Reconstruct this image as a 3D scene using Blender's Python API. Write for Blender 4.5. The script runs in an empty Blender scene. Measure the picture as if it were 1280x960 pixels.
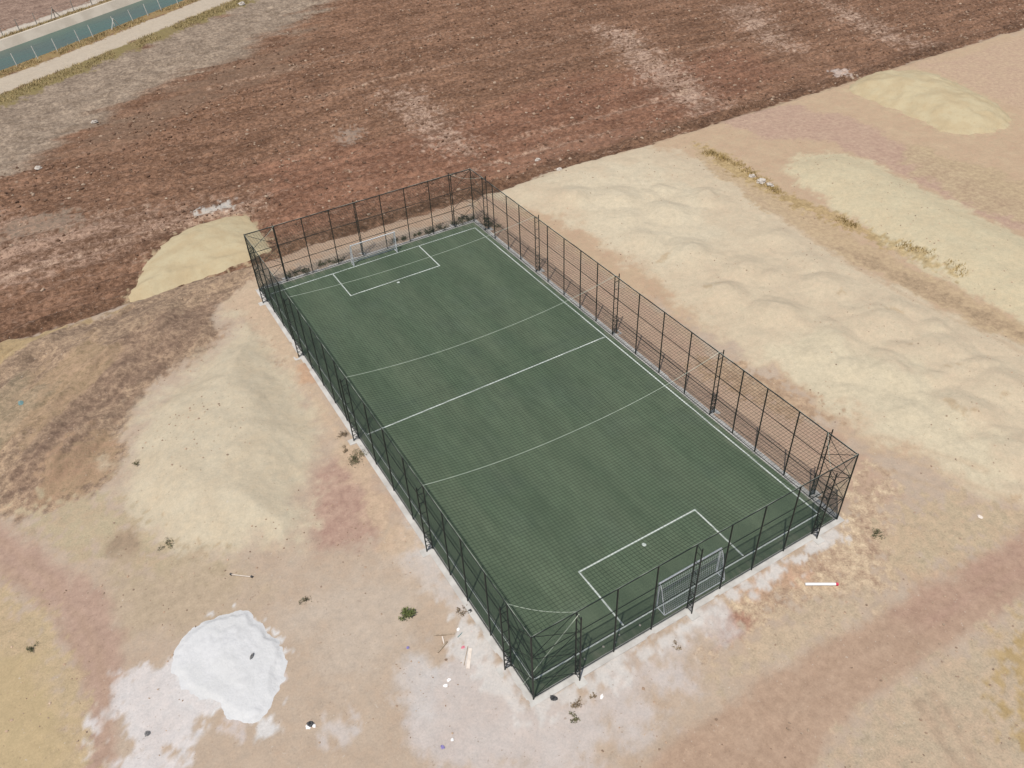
import bpy, math, random
import numpy as np
from mathutils import Matrix, Vector
random.seed(7); RNG = np.random.default_rng(7)
C = bpy.context.scene.collection
rad = math.radians

# ---------------------------------------------------------------- survey of the place (metres; pitch corner at 0,0)
CAM = np.array([-9.6217, -16.7822, 35.2197]); YAW, PIT, ROLL, FPX = 0.507986, 0.693752, -0.051656, 1004.386
W, L, H = 20.0, 41.94, 5.1
_fw = np.array([math.sin(YAW)*math.cos(PIT), math.cos(YAW)*math.cos(PIT), -math.sin(PIT)])
_r = np.array([math.cos(YAW), -math.sin(YAW), 0.0]); _u = np.cross(_r, _fw)
_r2 = _r*math.cos(ROLL)+_u*math.sin(ROLL); _u2 = -_r*math.sin(ROLL)+_u*math.cos(ROLL)

def g(px, py, z=-0.08):
    """survey a point of the aerial photograph onto the ground at height z"""
    d = _fw + _r2*((px-640)/FPX) - _u2*((py-480)/FPX)
    t = (z-CAM[2])/d[2]
    p = CAM + d*t
    return np.array([p[0], p[1], z])

def gp(pts, z=-0.08):
    return np.array([g(a, b, z)[:2] for a, b in pts])

def lin(c):
    return tuple(((v/255)/12.92 if v <= 10 else ((v/255+0.055)/1.055)**2.4) for v in c)
KEXP = 1.50                      # sunlit radiance of a white ground
def alb(c, k=1.0):
    return tuple(min(0.85, v/KEXP*k) for v in lin(c)) + (1.0,)

# ---------------------------------------------------------------- object helpers
def tag(o, label=None, cat=None, group=None, kind=None):
    if label: o['label'] = label
    if cat: o['category'] = cat
    if group: o['group'] = group
    if kind: o['kind'] = kind
    return o

def thing(name, label, cat, loc=(0, 0, 0), rz=0, group=None):
    o = bpy.data.objects.new(name, None); C.objects.link(o)
    o.empty_display_size = 0.2
    o.location = loc; o.rotation_euler = (0, 0, rz)
    return tag(o, label, cat, group)

def raw_mesh(name, V, F, mat=None, smooth=False):
    """V (n,3); F list of int arrays (k, nside)"""
    V = np.ascontiguousarray(V, dtype=np.float32)
    if not isinstance(F, list): F = [F]
    F = [np.asarray(f, dtype=np.int32) for f in F if len(f)]
    me = bpy.data.meshes.new(name)
    me.vertices.add(len(V)); me.vertices.foreach_set('co', V.ravel())
    nl = sum(f.size for f in F); npoly = sum(len(f) for f in F)
    me.loops.add(nl); me.polygons.add(npoly)
    me.loops.foreach_set('vertex_index', np.concatenate([f.ravel() for f in F]))
    tot = np.concatenate([np.full(len(f), f.shape[1], np.int32) for f in F])
    me.polygons.foreach_set('loop_start', np.concatenate([[0], np.cumsum(tot)[:-1]]).astype(np.int32))
    me.polygons.foreach_set('loop_total', tot)
    me.update(calc_edges=True); me.validate()
    me.polygons.foreach_set('use_smooth', np.full(npoly, smooth, dtype=bool))
    if mat: me.materials.append(mat)
    return me

def link(name, me, parent=None, loc=None, rot=None):
    o = bpy.data.objects.new(name, me); C.objects.link(o)
    if parent: o.parent = parent
    if loc is not None: o.location = loc
    if rot is not None: o.rotation_euler = rot
    return o

class MB:
    def __init__(s): s.v = []; s.f3 = []; s.f4 = []; s.n = 0
    def add(s, V, F):
        V = np.asarray(V, float); b = s.n
        s.v.append(V); s.n += len(V)
        for f in F:
            (s.f4 if len(f) == 4 else s.f3).append([i+b for i in f])
    def tube(s, p, q, r, n=8, r2=None):
        p = np.asarray(p, float); q = np.asarray(q, float); d = q-p
        d = d/np.linalg.norm(d); a = np.cross(d, [0, 0, 1.0])
        if np.linalg.norm(a) < 1e-3: a = np.cross(d, [1.0, 0, 0])
        a /= np.linalg.norm(a); b = np.cross(d, a); r2 = r if r2 is None else r2
        th = np.arange(n)*2*math.pi/n
        c = np.cos(th)[:, None]*a+np.sin(th)[:, None]*b
        V = np.vstack([p+c*r, q+c*r2, [p], [q]])
        F = [[i, (i+1) % n, n+(i+1) % n, n+i] for i in range(n)]
        F += [[(i+1) % n, i, 2*n] for i in range(n)]+[[n+i, n+(i+1) % n, 2*n+1] for i in range(n)]
        s.add(V, F)
    def path(s, pts, r, n=6):
        for a, b in zip(pts[:-1], pts[1:]): s.tube(a, b, r, n)
    def box(s, c, d, rz=0.0, taper=1.0):
        x, y, z = d[0]/2, d[1]/2, d[2]/2
        V = np.array([[sx*x*(taper if sz > 0 else 1), sy*y*(taper if sz > 0 else 1), sz*z] for sz in (-1, 1) for sy in (-1, 1) for sx in (-1, 1)])
        ca, sa = math.cos(rz), math.sin(rz)
        V = V@np.array([[ca, sa, 0], [-sa, ca, 0], [0, 0, 1]])+np.asarray(c, float)
        s.add(V, [[0, 2, 3, 1], [4, 5, 7, 6], [0, 1, 5, 4], [2, 6, 7, 3], [0, 4, 6, 2], [1, 3, 7, 5]])
    def mesh(s, name, mat, smooth=False):
        F = []
        if s.f3: F.append(np.array(s.f3))
        if s.f4: F.append(np.array(s.f4))
        return raw_mesh(name, np.vstack(s.v), F, mat, smooth)
    def build(s, name, mat, parent=None, loc=None, rot=None, smooth=False):
        return link(name, s.mesh(name, mat, smooth), parent, loc, rot)

def strands(P, Q, r):
    """many thin three-sided wires from P to Q (n,3)"""
    P = np.asarray(P, float); Q = np.asarray(Q, float); n = len(P)
    d = Q-P; d /= np.linalg.norm(d, axis=1)[:, None]
    ref = np.where(np.abs(d[:, 2:3]) > 0.9, np.array([[1.0, 0, 0]]), np.array([[0, 0, 1.0]]))
    a = np.cross(d, ref); a /= np.linalg.norm(a, axis=1)[:, None]; b = np.cross(d, a)
    V = np.zeros((n, 6, 3))
    for k in range(3):
        o = (a*math.cos(k*2.0944)+b*math.sin(k*2.0944))*r
        V[:, k] = P+o; V[:, 3+k] = Q+o
    base = (np.arange(n)*6)[:, None]
    F = np.concatenate([base+np.array([[k, (k+1) % 3, 3+(k+1) % 3, 3+k]]) for k in range(3)])
    return V.reshape(-1, 3), F

# ---------------------------------------------------------------- numpy noise
def _hash(i, j, s):
    h = (i.astype(np.int64)*374761393+j.astype(np.int64)*668265263+s*974634533) & 0xffffffff
    h = ((h ^ (h >> 13))*1274126177) & 0xffffffff
    h = h ^ (h >> 16)
    return (h & 0xffff)/65535.0
def vnoise(x, y, s=0):
    i = np.floor(x); j = np.floor(y); fx = x-i; fy = y-j
    fx = fx*fx*fx*(fx*(fx*6-15)+10); fy = fy*fy*fy*(fy*(fy*6-15)+10)
    a = _hash(i, j, s); b = _hash(i+1, j, s); c = _hash(i, j+1, s); d = _hash(i+1, j+1, s)
    return (a*(1-fx)+b*fx)*(1-fy)+(c*(1-fx)+d*fx)*fy
def fbm(x, y, s=0, o=4):
    t = 0; a = 0.5; m = 0
    for k in range(o):
        t = t+a*vnoise(x*2**k+17.3*k, y*2**k-9.1*k, s+k); m += a; a *= 0.5
    return t/m-0.5
def sstep(a, b, x):
    t = np.clip((x-a)/(b-a), 0, 1); return t*t*(3-2*t)

def sdf(poly, x, y, lim=8.0):
    """signed distance to polygon (negative inside), clamped to +-lim"""
    poly = np.asarray(poly, float)[:, :2]
    out = np.full(x.shape, float(lim))
    lo = poly.min(0)-lim; hi = poly.max(0)+lim
    m = (x > lo[0]) & (x < hi[0]) & (y > lo[1]) & (y < hi[1])
    if not m.any(): return out
    X = x[m]; Y = y[m]
    d = np.full(X.shape, 1e18); s = np.ones(X.shape)
    n = len(poly)
    for i in range(n):
        ax, ay = poly[i]; bx, by = poly[i-1]
        ex, ey = bx-ax, by-ay; wx, wy = X-ax, Y-ay
        t = np.clip((wx*ex+wy*ey)/(ex*ex+ey*ey+1e-12), 0, 1)
        d = np.minimum(d, (wx-ex*t)**2+(wy-ey*t)**2)
        c1 = Y >= ay; c2 = Y < by; c3 = ex*wy > ey*wx
        s = np.where((c1 & c2 & c3) | (~c1 & ~c2 & ~c3), -s, s)
    out[m] = np.clip(s*np.sqrt(d), -lim, lim)
    return out

# ---------------------------------------------------------------- materials
def new_mat(name):
    m = bpy.data.materials.new(name); m.use_nodes = True
    nt = m.node_tree; nt.nodes.clear()
    o = nt.nodes.new('ShaderNodeOutputMaterial'); b = nt.nodes.new('ShaderNodeBsdfPrincipled')
    nt.links.new(b.outputs[0], o.inputs[0]); b.inputs['Specular IOR Level'].default_value = 0.25
    return m, nt, b
class N:
    """small node-tree writer"""
    def __init__(s, nt): s.nt = nt; s.pos = nt.nodes.new('ShaderNodeNewGeometry').outputs['Position']
    def noise(s, scale, detail=4, rough=0.55, stretch=None, dist=0.0, rotz=0.0):
        n = s.nt.nodes.new('ShaderNodeTexNoise')
        v = s.pos
        if stretch or rotz:
            mp = s.nt.nodes.new('ShaderNodeMapping'); mp.inputs['Scale'].default_value = stretch or (1, 1, 1)
            mp.inputs['Rotation'].default_value = (0, 0, rotz)
            s.nt.links.new(v, mp.inputs[0]); v = mp.outputs[0]
        s.nt.links.new(v, n.inputs['Vector'])
        n.inputs['Scale'].default_value = scale; n.inputs['Detail'].default_value = detail
        n.inputs['Roughness'].default_value = rough; n.inputs['Distortion'].default_value = dist
        return n.outputs['Fac']
    def voronoi(s, scale, feature='F1'):
        n = s.nt.nodes.new('ShaderNodeTexVoronoi'); n.feature = feature
        s.nt.links.new(s.pos, n.inputs['Vector']); n.inputs['Scale'].default_value = scale
        return n
    def attr(s, name):
        n = s.nt.nodes.new('ShaderNodeAttribute'); n.attribute_name = name; return n.outputs['Fac']
    def math(s, op, a, b=0.0, c=None):
        n = s.nt.nodes.new('ShaderNodeMath'); n.operation = op
        for i, v in enumerate([a, b] + ([c] if c is not None else [])):
            if isinstance(v, (int, float)): n.inputs[i].default_value = v
            else: s.nt.links.new(v, n.inputs[i])
        return n.outputs[0]
    def ramp(s, v, a, b, lo=0.0, hi=1.0):
        n = s.nt.nodes.new('ShaderNodeMapRange'); n.interpolation_type = 'SMOOTHSTEP'
        s.nt.links.new(v, n.inputs[0])
        for i, k in enumerate((a, b, lo, hi)): n.inputs[i+1].default_value = k
        return n.outputs[0]
    def mix(s, f, a, b, mode='MIX'):
        n = s.nt.nodes.new('ShaderNodeMix'); n.data_type = 'RGBA'; n.blend_type = mode
        for sock, v in ((n.inputs[0], f), (n.inputs[6], a), (n.inputs[7], b)):
            if isinstance(v, (int, float)): sock.default_value = v
            elif isinstance(v, tuple): sock.default_value = v if len(v) == 4 else v+(1.0,)
            else: s.nt.links.new(v, sock)
        return n.outputs[2]
    def scale(s, col, f):
        n = s.nt.nodes.new('ShaderNodeVectorMath'); n.operation = 'SCALE'
        s.nt.links.new(col, n.inputs[0])
        if isinstance(f, (int, float)): n.inputs['Scale'].default_value = f
        else: s.nt.links.new(f, n.inputs['Scale'])
        return n.outputs[0]
    def bump(s, h, strength, dist):
        n = s.nt.nodes.new('ShaderNodeBump'); n.inputs['Distance'].default_value = dist
        s.nt.links.new(h, n.inputs['Height'])
        if isinstance(strength, (int, float)): n.inputs['Strength'].default_value = strength
        else: s.nt.links.new(strength, n.inputs['Strength'])
        return n.outputs[0]

def simple(name, a, b=None, scale=3.0, rough=0.8, metal=0.0, bump=0.0, bscale=None, tint=False, spec=0.25, pale=None):
    m, nt, bs = new_mat(name); w = N(nt)
    a = tuple(a[:3]); b = tuple((b or a)[:3])
    col = w.mix(w.ramp(w.noise(scale, 5), 0.35, 0.65), a, b)
    if tint: col = w.scale(col, w.attr('tint'))
    if pale: col = w.mix(w.ramp(w.attr('tint'), 1.4, 1.9), col, tuple(pale[:3]))
    nt.links.new(col, bs.inputs['Base Color'])
    bs.inputs['Roughness'].default_value = rough; bs.inputs['Metallic'].default_value = metal
    bs.inputs['Specular IOR Level'].default_value = spec
    if bump:
        nt.links.new(w.bump(w.noise(bscale or scale*4, 6), bump, 0.05), bs.inputs['Normal'])
    return m

M = {}
M['steel'] = simple('painted_steel', (0.012, 0.016, 0.015), (0.022, 0.025, 0.022), 2.5, 0.45)
M['link'] = simple('coated_wire', (0.020, 0.034, 0.028), (0.026, 0.042, 0.034), 1.0, 0.5)
M['net'] = simple('net_cord', (0.010, 0.018, 0.012), (0.016, 0.026, 0.018), 1.0, 0.7)
M['cable'] = simple('pale_cable', (0.42, 0.48, 0.38), (0.55, 0.6, 0.5), 3.0, 0.6)
M['rope'] = simple('faded_rope', (0.03, 0.05, 0.04), (0.42, 0.45, 0.38), 0.9, 0.7)
M['white_steel'] = simple('white_paint', (0.62, 0.64, 0.66), (0.74, 0.75, 0.76), 4.0, 0.4)
M['white_net'] = simple('white_cord', (0.6, 0.62, 0.66), (0.7, 0.72, 0.74), 4.0, 0.7)
M['line'] = simple('white_turf', (0.46, 0.50, 0.45), (0.62, 0.66, 0.60), 6.0, 0.9, bump=0.4, bscale=40)
M['concrete'] = simple('dusty_concrete', alb((205, 200, 192)), alb((226, 222, 214)), 1.2, 0.9, bump=0.4, bscale=9)
M['canal_concrete'] = simple('canal_concrete', alb((214, 200, 180)), alb((230, 216, 196)), 0.35, 0.9, bump=0.3, bscale=3)

# ---------------------------------------------------------------- the lie of the land
CN = np.array([-0.559, 0.829]); CS = np.array([0.829, 0.559])      # across / along the canal
def canal_d(x, y): return x*CN[0]+y*CN[1]
SAND_R = gp([(600, 246), (640, 228), (722, 196), (800, 183), (850, 190), (905, 212), (960, 250), (1010, 290), (1075, 335), (1150, 370), (1290, 440), (1420, 510), (1420, 640), (1300, 650), (1240, 625), (1190, 600), (1130, 560), (1075, 545), (1030, 500), (985, 468), (930, 452), (890, 415), (850, 375), (790, 328), (740, 298), (700, 272), (650, 258)])
SAND_L = gp([(292, 392), (300, 420), (268, 440), (222, 478), (185, 505), (160, 540), (150, 590), (160, 640), (175, 668), (215, 694), (270, 700), (330, 690), (372, 690), (392, 650), (388, 600), (400, 540), (378, 490), (345, 440), (318, 405)])
BANK_L = gp([(-80, 450), (0, 424), (80, 404), (165, 376), (235, 350), (312, 322), (322, 345), (290, 368), (262, 380), (278, 420), (258, 438), (212, 472), (172, 506), (152, 548), (138, 590), (100, 622), (60, 640), (0, 640), (-90, 620)])
SAND_U = gp([(980, 205), (1005, 196), (1050, 190), (1095, 205), (1150, 232), (1220, 268), (1300, 305), (1400, 350), (1400, 470), (1290, 412), (1200, 360), (1130, 318), (1070, 280), (1020, 248), (990, 224)])
LUMPS = [(g(px, py)[:2], a, r) for px, py, a, r in [
    (716, 248, .55, 3.2), (772, 252, .5, 3.4), (838, 268, .5, 3.2), (880, 252, .35, 3.0), (806, 302, .4, 3.0), (868, 320, .55, 3.4),
    (930, 340, .5, 3.2), (968, 300, .4, 3.2), (905, 372, .5, 3.0), (975, 395, .55, 3.2), (1035, 360, .4, 3.2), (1040, 430, .5, 3.2),
    (1100, 410, .45, 3.4), (1120, 470, .5, 3.2), (1180, 440, .4, 3.4), (1205, 520, .5, 3.4), (1130, 525, .3, 3.2), (1250, 490, .45, 3.4),
    (1260, 570, .4, 3.2), (1330, 540, .4, 3.4), (1190, 590, .3, 2.6)]]
LUMPS = [(c, a*1.35, r*0.68) for c, a, r in LUMPS]
_lr = random.Random(23)
for _k in range(110):
    px_, py_ = _lr.uniform(690, 1330), _lr.uniform(215, 640)
    LUMPS.append((g(px_, py_)[:2], _lr.uniform(0.18, 0.55), _lr.uniform(1.1, 2.1)))

HEAP_A = [(162, 372), (172, 345), (186, 322), (214, 292), (248, 276), (280, 267), (304, 266), (314, 278), (330, 292), (335, 312), (308, 322), (262, 338), (222, 352), (190, 364)]
HEAP_B = [(1062, 112), (1075, 98), (1100, 91), (1140, 89), (1172, 95), (1200, 108), (1235, 125), (1258, 143), (1262, 157), (1240, 164), (1205, 169), (1175, 164), (1150, 150), (1120, 136), (1085, 124)]
HEAP_C = [(236, 815), (252, 792), (272, 781), (298, 779), (318, 790), (336, 806), (343, 822), (338, 850), (330, 868), (318, 888), (296, 882), (276, 872), (256, 868), (240, 850), (234, 832)]

DIRB = rad(46)
def ground_h(x, y):
    d = canal_d(x, y)
    z = -0.10+0.05*fbm(x*0.25, y*0.25, 3, 3)
    z = z+0.45*fbm(x*0.02, y*0.02, 11, 2)*sstep(6, 25, np.maximum(np.maximum(-x, x-20), np.maximum(-y, y-42)))
    edge = 46.9+1.3*fbm(x*0.12, y*0+3.3, 21, 3)+0.8*fbm(x*0.8, y*0.8, 22, 3)
    z = z-0.55*sstep(-1.1, 0.5, y-edge)*(1-sstep(92, 97, d))
    z = z+0.28*np.exp(-((y-edge-1.6)/0.7)**2)*(0.4+1.2*vnoise(x*0.2, y*0, 5))*(x < 130)
    # left bank, sand spreads
    b = sdf(BANK_L, x, y); z = z+1.15*sstep(0.3, -5.0, b)*(0.8+0.7*fbm(x*0.22, y*0.1, 31, 3))
    sa = x*math.cos(DIRB)+y*math.sin(DIRB); sb = y*math.cos(DIRB)-x*math.sin(DIRB)
    st = fbm(sa*0.10, sb*0.62, 33, 5)+0.35*fbm(sa*0.5, sb*1.9, 34, 2)
    z = z+1.05*st*sstep(0.5, -1.5, b)
    s = sdf(SAND_L, x, y); z = z+1.0*sstep(0.2, -4.5, s)+0.38*fbm(x*0.45, y*0.45, 41, 4)*sstep(0.5, -1.5, s)
    r = sdf(SAND_R, x, y); w = sstep(0.8, -4.0, r)
    lz = 0.25+0.25*fbm(x*0.35, y*0.35, 51, 4)
    for c, a, q in LUMPS:
        m = (np.abs(x-c[0]) < 2.2*q) & (np.abs(y-c[1]) < 2.2*q)
        if m.any():
            wx = 1.5*fbm(x[m]*0.35, y[m]*0.35, 55, 3); wy = 1.5*fbm(x[m]*0.35, y[m]*0.35, 56, 3)
            u = np.hypot(x[m]-c[0]+wx, y[m]-c[1]+wy)/q; lz[m] = np.maximum(lz[m], 0.2+a*0.8*np.clip(1.25-u, 0, 1)**1.2)
    z = z+w*(lz+0.10*fbm(x*0.9, y*0.9, 52, 3))
    u = sdf(SAND_U, x, y); z = z+sstep(0.3, -3.5, u)*(0.6+0.3*fbm(x*0.3, y*0.3, 61, 3))
    return z

def rough_h(x, y):
    """clods of the ploughed field and small unevenness of bare soil"""
    d = canal_d(x, y)
    f = sstep(46.8, 48.5, y)*(1-sstep(88, 95, d))
    n = 0.30*fbm(x*0.55, y*1.1, 71, 3)+0.26*fbm(x*1.3, y*1.6, 72, 2)
    fur = 0.09*np.sin(y*2*math.pi/1.9+2.0*fbm(x*0.05, y*0.05, 75, 2)*3)
    for hp in (HEAP_A, HEAP_B, HEAP_C): f = f*sstep(-0.2, 0.9, sdf(gp(hp, -0.15), x, y))
    return f*(n+fur)+(1-f)*0.05*fbm(x*1.1, y*1.1, 73, 2)

# the ground sheet: 0.3 m squares where the photograph looks, growing squares out to the horizon
def axis(a, b, c, st, st2, far):
    fine = np.concatenate([np.arange(a, b, st), np.arange(b, c, st2)]); out = []; s = st2; v = c
    while v < far: out.append(v); s *= 1.35; v += s
    lo = []; s = st; v = a-st
    while v > -far: lo.append(v); s *= 1.35; v -= s
    return np.array(lo[::-1]+list(fine)+out)
gx = axis(-34, 46, 126, 0.16, 0.32, 700); gy = axis(-22, 49, 168, 0.16, 0.32, 700)
GX, GY = np.meshgrid(gx, gy); X = GX.ravel(); Y = GY.ravel()
Z = ground_h(X, Y)+rough_h(X, Y)
under = (X > -0.05) & (X < W+0.05) & (Y > -0.05) & (Y < L+0.05)
Z = np.where(under, -0.45, Z)
near_kerb = sdf(np.array([(0, 0), (W, 0), (W, L), (0, L)]), X, Y, 6)
ring = sstep(2.2, 0.4, near_kerb)
Z = np.where(under, Z, Z*(1-ring)+ring*(0.005+0.14*fbm(X*0.9, Y*0.9, 77, 3)))
Z = np.where((near_kerb < 0.2) & (near_kerb > -0.06), -0.05, Z)
dC = canal_d(X, Y)
Z = np.where((dC > 106.3) & (dC < 117.4), -2.6, Z)
nx, ny = len(gx), len(gy)
idx = np.arange(nx*ny).reshape(ny, nx)
GF = np.stack([idx[:-1, :-1], idx[:-1, 1:], idx[1:, 1:], idx[1:, :-1]], -1).reshape(-1, 4)

# soils of the ground: outline, colour a/b, edge softness (m), edge raggedness (m), noise that ragges it, strength
ZONES = []
def zone(name, poly, a, b, soft=0.6, amp=1.0, nz='m', op=1.0, z=-0.1, sd=None):
    ZONES.append((name, sd if sd is not None else sdf(gp(poly, z), X, Y), a, b, soft, amp, nz, op))
cl = lambda v: np.clip(v, -8, 8)
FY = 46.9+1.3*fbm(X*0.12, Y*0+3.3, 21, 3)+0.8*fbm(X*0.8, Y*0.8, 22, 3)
strip = lambda a, b: cl(np.maximum(a-dC, dC-b))
# east and north-east of the pitch
zone('waste', [(560, 250), (640, 228), (800, 172), (1060, 90), (1280, 36), (1500, -30), (1700, 300), (1600, 600), (1280, 640), (1060, 545), (900, 420)], (208, 184, 152), (196, 166, 138), 1.2, 2.0, 'm')
zone('waste_pink', [(900, 150), (990, 130), (1060, 145), (1130, 180), (1210, 222), (1300, 262), (1400, 310), (1400, 350), (1290, 300), (1190, 252), (1110, 205), (1040, 180), (950, 172)], (190, 158, 138), (200, 172, 148), 0.8, 1.5, 'x')
zone('waste_top', [(1150, 82), (1290, 44), (1420, 10), (1500, 130), (1290, 140), (1200, 110)], (198, 168, 144), (206, 180, 150), 1.5, 2.0, 'x')
zone('waste_stripe', [(1130, 180), (1200, 200), (1290, 232), (1420, 280), (1400, 320), (1290, 285), (1200, 250), (1150, 215)], (182, 158, 128), (205, 184, 148), 1.0, 2.5, 'x', 0.8)
zone('sand_spread', None, (219, 203, 174), (210, 190, 162), 1.6, 1.8, 'm', sd=sdf(SAND_R, X, Y))
zone('sand_pale', [(700, 230), (800, 205), (880, 240), (900, 300), (830, 330), (740, 290)], (220, 207, 180), (218, 203, 174), 3.0, 3.0, 'm', 0.7)
zone('sand_pale_two', [(960, 440), (1030, 420), (1140, 470), (1250, 560), (1230, 610), (1120, 545), (1010, 500)], (219, 206, 177), (217, 203, 173), 2.0, 2.5, 'm', 0.8)
zone('sand_upper', None, (216, 203, 170), (212, 194, 160), 0.7, 1.3, 'm', sd=sdf(SAND_U, X, Y))
zone('track_tan', [(860, 176), (900, 190), (960, 228), (1015, 262), (1075, 305), (1150, 342), (1290, 412), (1400, 470), (1400, 500), (1290, 445), (1210, 405), (1130, 360), (1060, 325), (1010, 296), (950, 258), (890, 216)], (192, 166, 134), (206, 182, 146), 0.5, 1.1, 'x', 0.9)
zone('track_dark', [(1050, 312), (1120, 338), (1200, 378), (1290, 420), (1400, 470), (1400, 480), (1290, 432), (1210, 398), (1130, 358)], (168, 146, 118), (186, 160, 130), 0.5, 1.2, 'x', 0.75)
zone('grass_line', [(870, 178), (915, 196), (965, 232), (1012, 255), (1050, 270), (1100, 296), (1150, 318), (1200, 344), (1195, 350), (1140, 326), (1085, 300), (1040, 278), (1000, 262), (950, 236), (900, 210)], (172, 146, 96), (196, 170, 122), 0.25, 0.9, 'f', 0.7)
zone('fence_strip', [(596, 236), (640, 262), (700, 300), (760, 345), (830, 392), (890, 440), (960, 488), (1040, 540), (1080, 570), (1120, 620), (1050, 650), (1000, 610), (900, 540), (780, 440), (680, 352), (590, 280)], (200, 172, 146), (190, 158, 136), 0.7, 1.0, 'm', 0.9)  # pinkish-brown soil, its tone also carrying the fence's shadow
zone('fence_brown', [(868, 456), (905, 448), (950, 468), (1000, 492), (1040, 520), (1010, 525), (960, 508), (900, 478)], (178, 148, 120), (196, 168, 138), 0.4, 1.2, 'f', 0.9)
# south-east corner, road
zone('scrub_red', [(862, 770), (900, 720), (960, 690), (1030, 660), (1060, 610), (1090, 590), (1130, 640), (1150, 690), (1120, 740), (1060, 765), (980, 775), (930, 800), (880, 810)], (194, 164, 138), (213, 191, 160), 0.8, 2.2, 'f')
zone('scrub_orange', [(905, 735), (960, 700), (1000, 695), (1010, 720), (960, 745), (920, 760)], (203, 170, 140), (193, 155, 130), 0.6, 1.0, 'f', 0.8)
zone('scrub_dark', [(880, 765), (905, 748), (935, 775), (925, 800), (898, 805)], (172, 132, 112), (182, 142, 120), 0.5, 0.8, 'f')
zone('scrub_pale', [(1095, 665), (1140, 625), (1200, 620), (1290, 640), (1290, 665), (1200, 705), (1150, 735), (1110, 720)], (206, 187, 156), (196, 171, 142), 0.8, 1.8, 'f')
zone('scrub_pale_two', [(1020, 745), (1080, 735), (1105, 750), (1070, 785), (1000, 812), (960, 830), (900, 850), (930, 810)], (207, 187, 159), (199, 176, 149), 0.8, 1.2, 'f', 0.9)
zone('road_dirt', [(1420, 600), (1290, 664), (1180, 724), (1098, 766), (1010, 812), (910, 878), (810, 960), (700, 1060), (900, 1100), (1000, 985), (1052, 908), (1128, 850), (1218, 792), (1300, 736), (1420, 670)], (187, 158, 134), (191, 164, 140), 0.7, 0.5, 'm')
zone('road_red', [(1420, 600), (1290, 668), (1190, 726), (1120, 770), (1180, 790), (1290, 730), (1420, 665)], (183, 149, 130), (187, 156, 136), 2.0, 1.0, 'm', 0.9)
zone('scrub_low', [(1420, 690), (1290, 748), (1222, 796), (1132, 856), (1070, 905), (1020, 1010), (1500, 1010)], (207, 188, 160), (193, 169, 143), 0.6, 1.0, 'f')
zone('scrub_ochre', [(1290, 790), (1268, 820), (1262, 870), (1275, 920), (1310, 960), (1400, 900), (1360, 800)], (184, 158, 112), (196, 170, 128), 1.0, 1.8, 'f')
# south of the pitch
zone('dust', [(520, 860), (560, 800), (610, 800), (665, 868), (724, 846), (800, 800), (864, 768), (900, 760), (900, 800), (850, 850), (810, 890), (740, 960), (600, 990), (500, 920)], (216, 206, 198), (206, 192, 182), 1.6, 2.0, 'm', 0.95)
zone('dust_edge', [(560, 760), (588, 770), (630, 836), (666, 876), (724, 850), (864, 768), (1022, 672), (1048, 655), (1052, 664), (1025, 684), (868, 786), (726, 872), (690, 895), (655, 892), (610, 858), (570, 820)], (226, 221, 214), (216, 206, 196), 0.5, 0.9, 'f', 0.95)
zone('dust_west', [(500, 630), (530, 668), (560, 720), (590, 772), (560, 770), (530, 730), (500, 690)], (220, 212, 204), (208, 194, 182), 0.8, 1.2, 'm', 0.8)
zone('dust_patch', [(505, 820), (540, 800), (555, 850), (530, 890), (495, 890), (490, 850)], (218, 212, 206), (210, 200, 192), 0.9, 1.0, 'm', 0.8)
zone('dust_patch_two', [(408, 900), (440, 893), (450, 912), (430, 930), (405, 925)], (216, 206, 198), (208, 194, 182), 0.5, 0.6, 'f', 0.9)
zone('pale_middle', [(360, 760), (450, 700), (520, 740), (480, 850), (400, 860)], (206, 190, 172), (202, 184, 164), 2.5, 2.5, 'm', 0.8)
# west of the pitch
zone('red_patch', [(385, 585), (430, 570), (480, 610), (500, 650), (470, 680), (400, 690), (372, 660)], (178, 142, 126), (196, 166, 146), 1.4, 1.4, 'm', 0.9)
zone('peach', [(262, 372), (330, 345), (372, 440), (440, 556), (520, 680), (480, 690), (430, 580), (385, 500), (330, 440)], (213, 189, 159), (204, 178, 151), 0.9, 1.2, 'm', 0.8)
zone('red_dots', [(306, 432), (330, 430), (350, 462), (345, 478), (325, 462)], (166, 124, 98), (190, 150, 120), 0.4, 0.9, 'f', 0.9)
zone('orange_spot', [(366, 455), (385, 455), (400, 478), (380, 482)], (200, 164, 134), (206, 170, 138), 0.3, 0.5, 'f', 0.8)
zone('bank', None, (154, 130, 110), (184, 158, 130), 0.5, 1.2, 's', sd=sdf(BANK_L, X, Y))
zone('bank_brown', [(150, 440), (220, 400), (262, 384), (272, 418), (215, 465), (150, 520), (100, 575), (40, 640), (20, 610), (90, 520)], (146, 120, 102), (168, 142, 118), 1.2, 2.0, 's', 0.85)
zone('bank_tan', [(60, 470), (130, 430), (150, 450), (90, 520), (30, 580), (-40, 600), (-40, 540)], (192, 166, 130), (176, 148, 120), 1.0, 2.0, 's', 0.7)
zone('bank_grey', [(-40, 520), (30, 480), (60, 500), (10, 580), (-40, 590)], (166, 150, 124), (180, 158, 130), 1.0, 1.5, 's', 0.7)
zone('bank_top', [(-80, 452), (0, 428), (80, 408), (160, 380), (150, 392), (90, 418), (50, 440), (0, 480), (-80, 500)], (206, 180, 138), (190, 164, 124), 0.6, 1.0, 's', 0.9)
zone('bank_straw', [(70, 575), (130, 540), (150, 548), (140, 592), (90, 625), (40, 640)], (196, 168, 134), (170, 138, 112), 0.6, 1.2, 'f', 0.8)
zone('sand_west', None, (214, 201, 175), (207, 190, 162), 1.8, 2.0, 'm', sd=sdf(SAND_L, X, Y))
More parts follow.
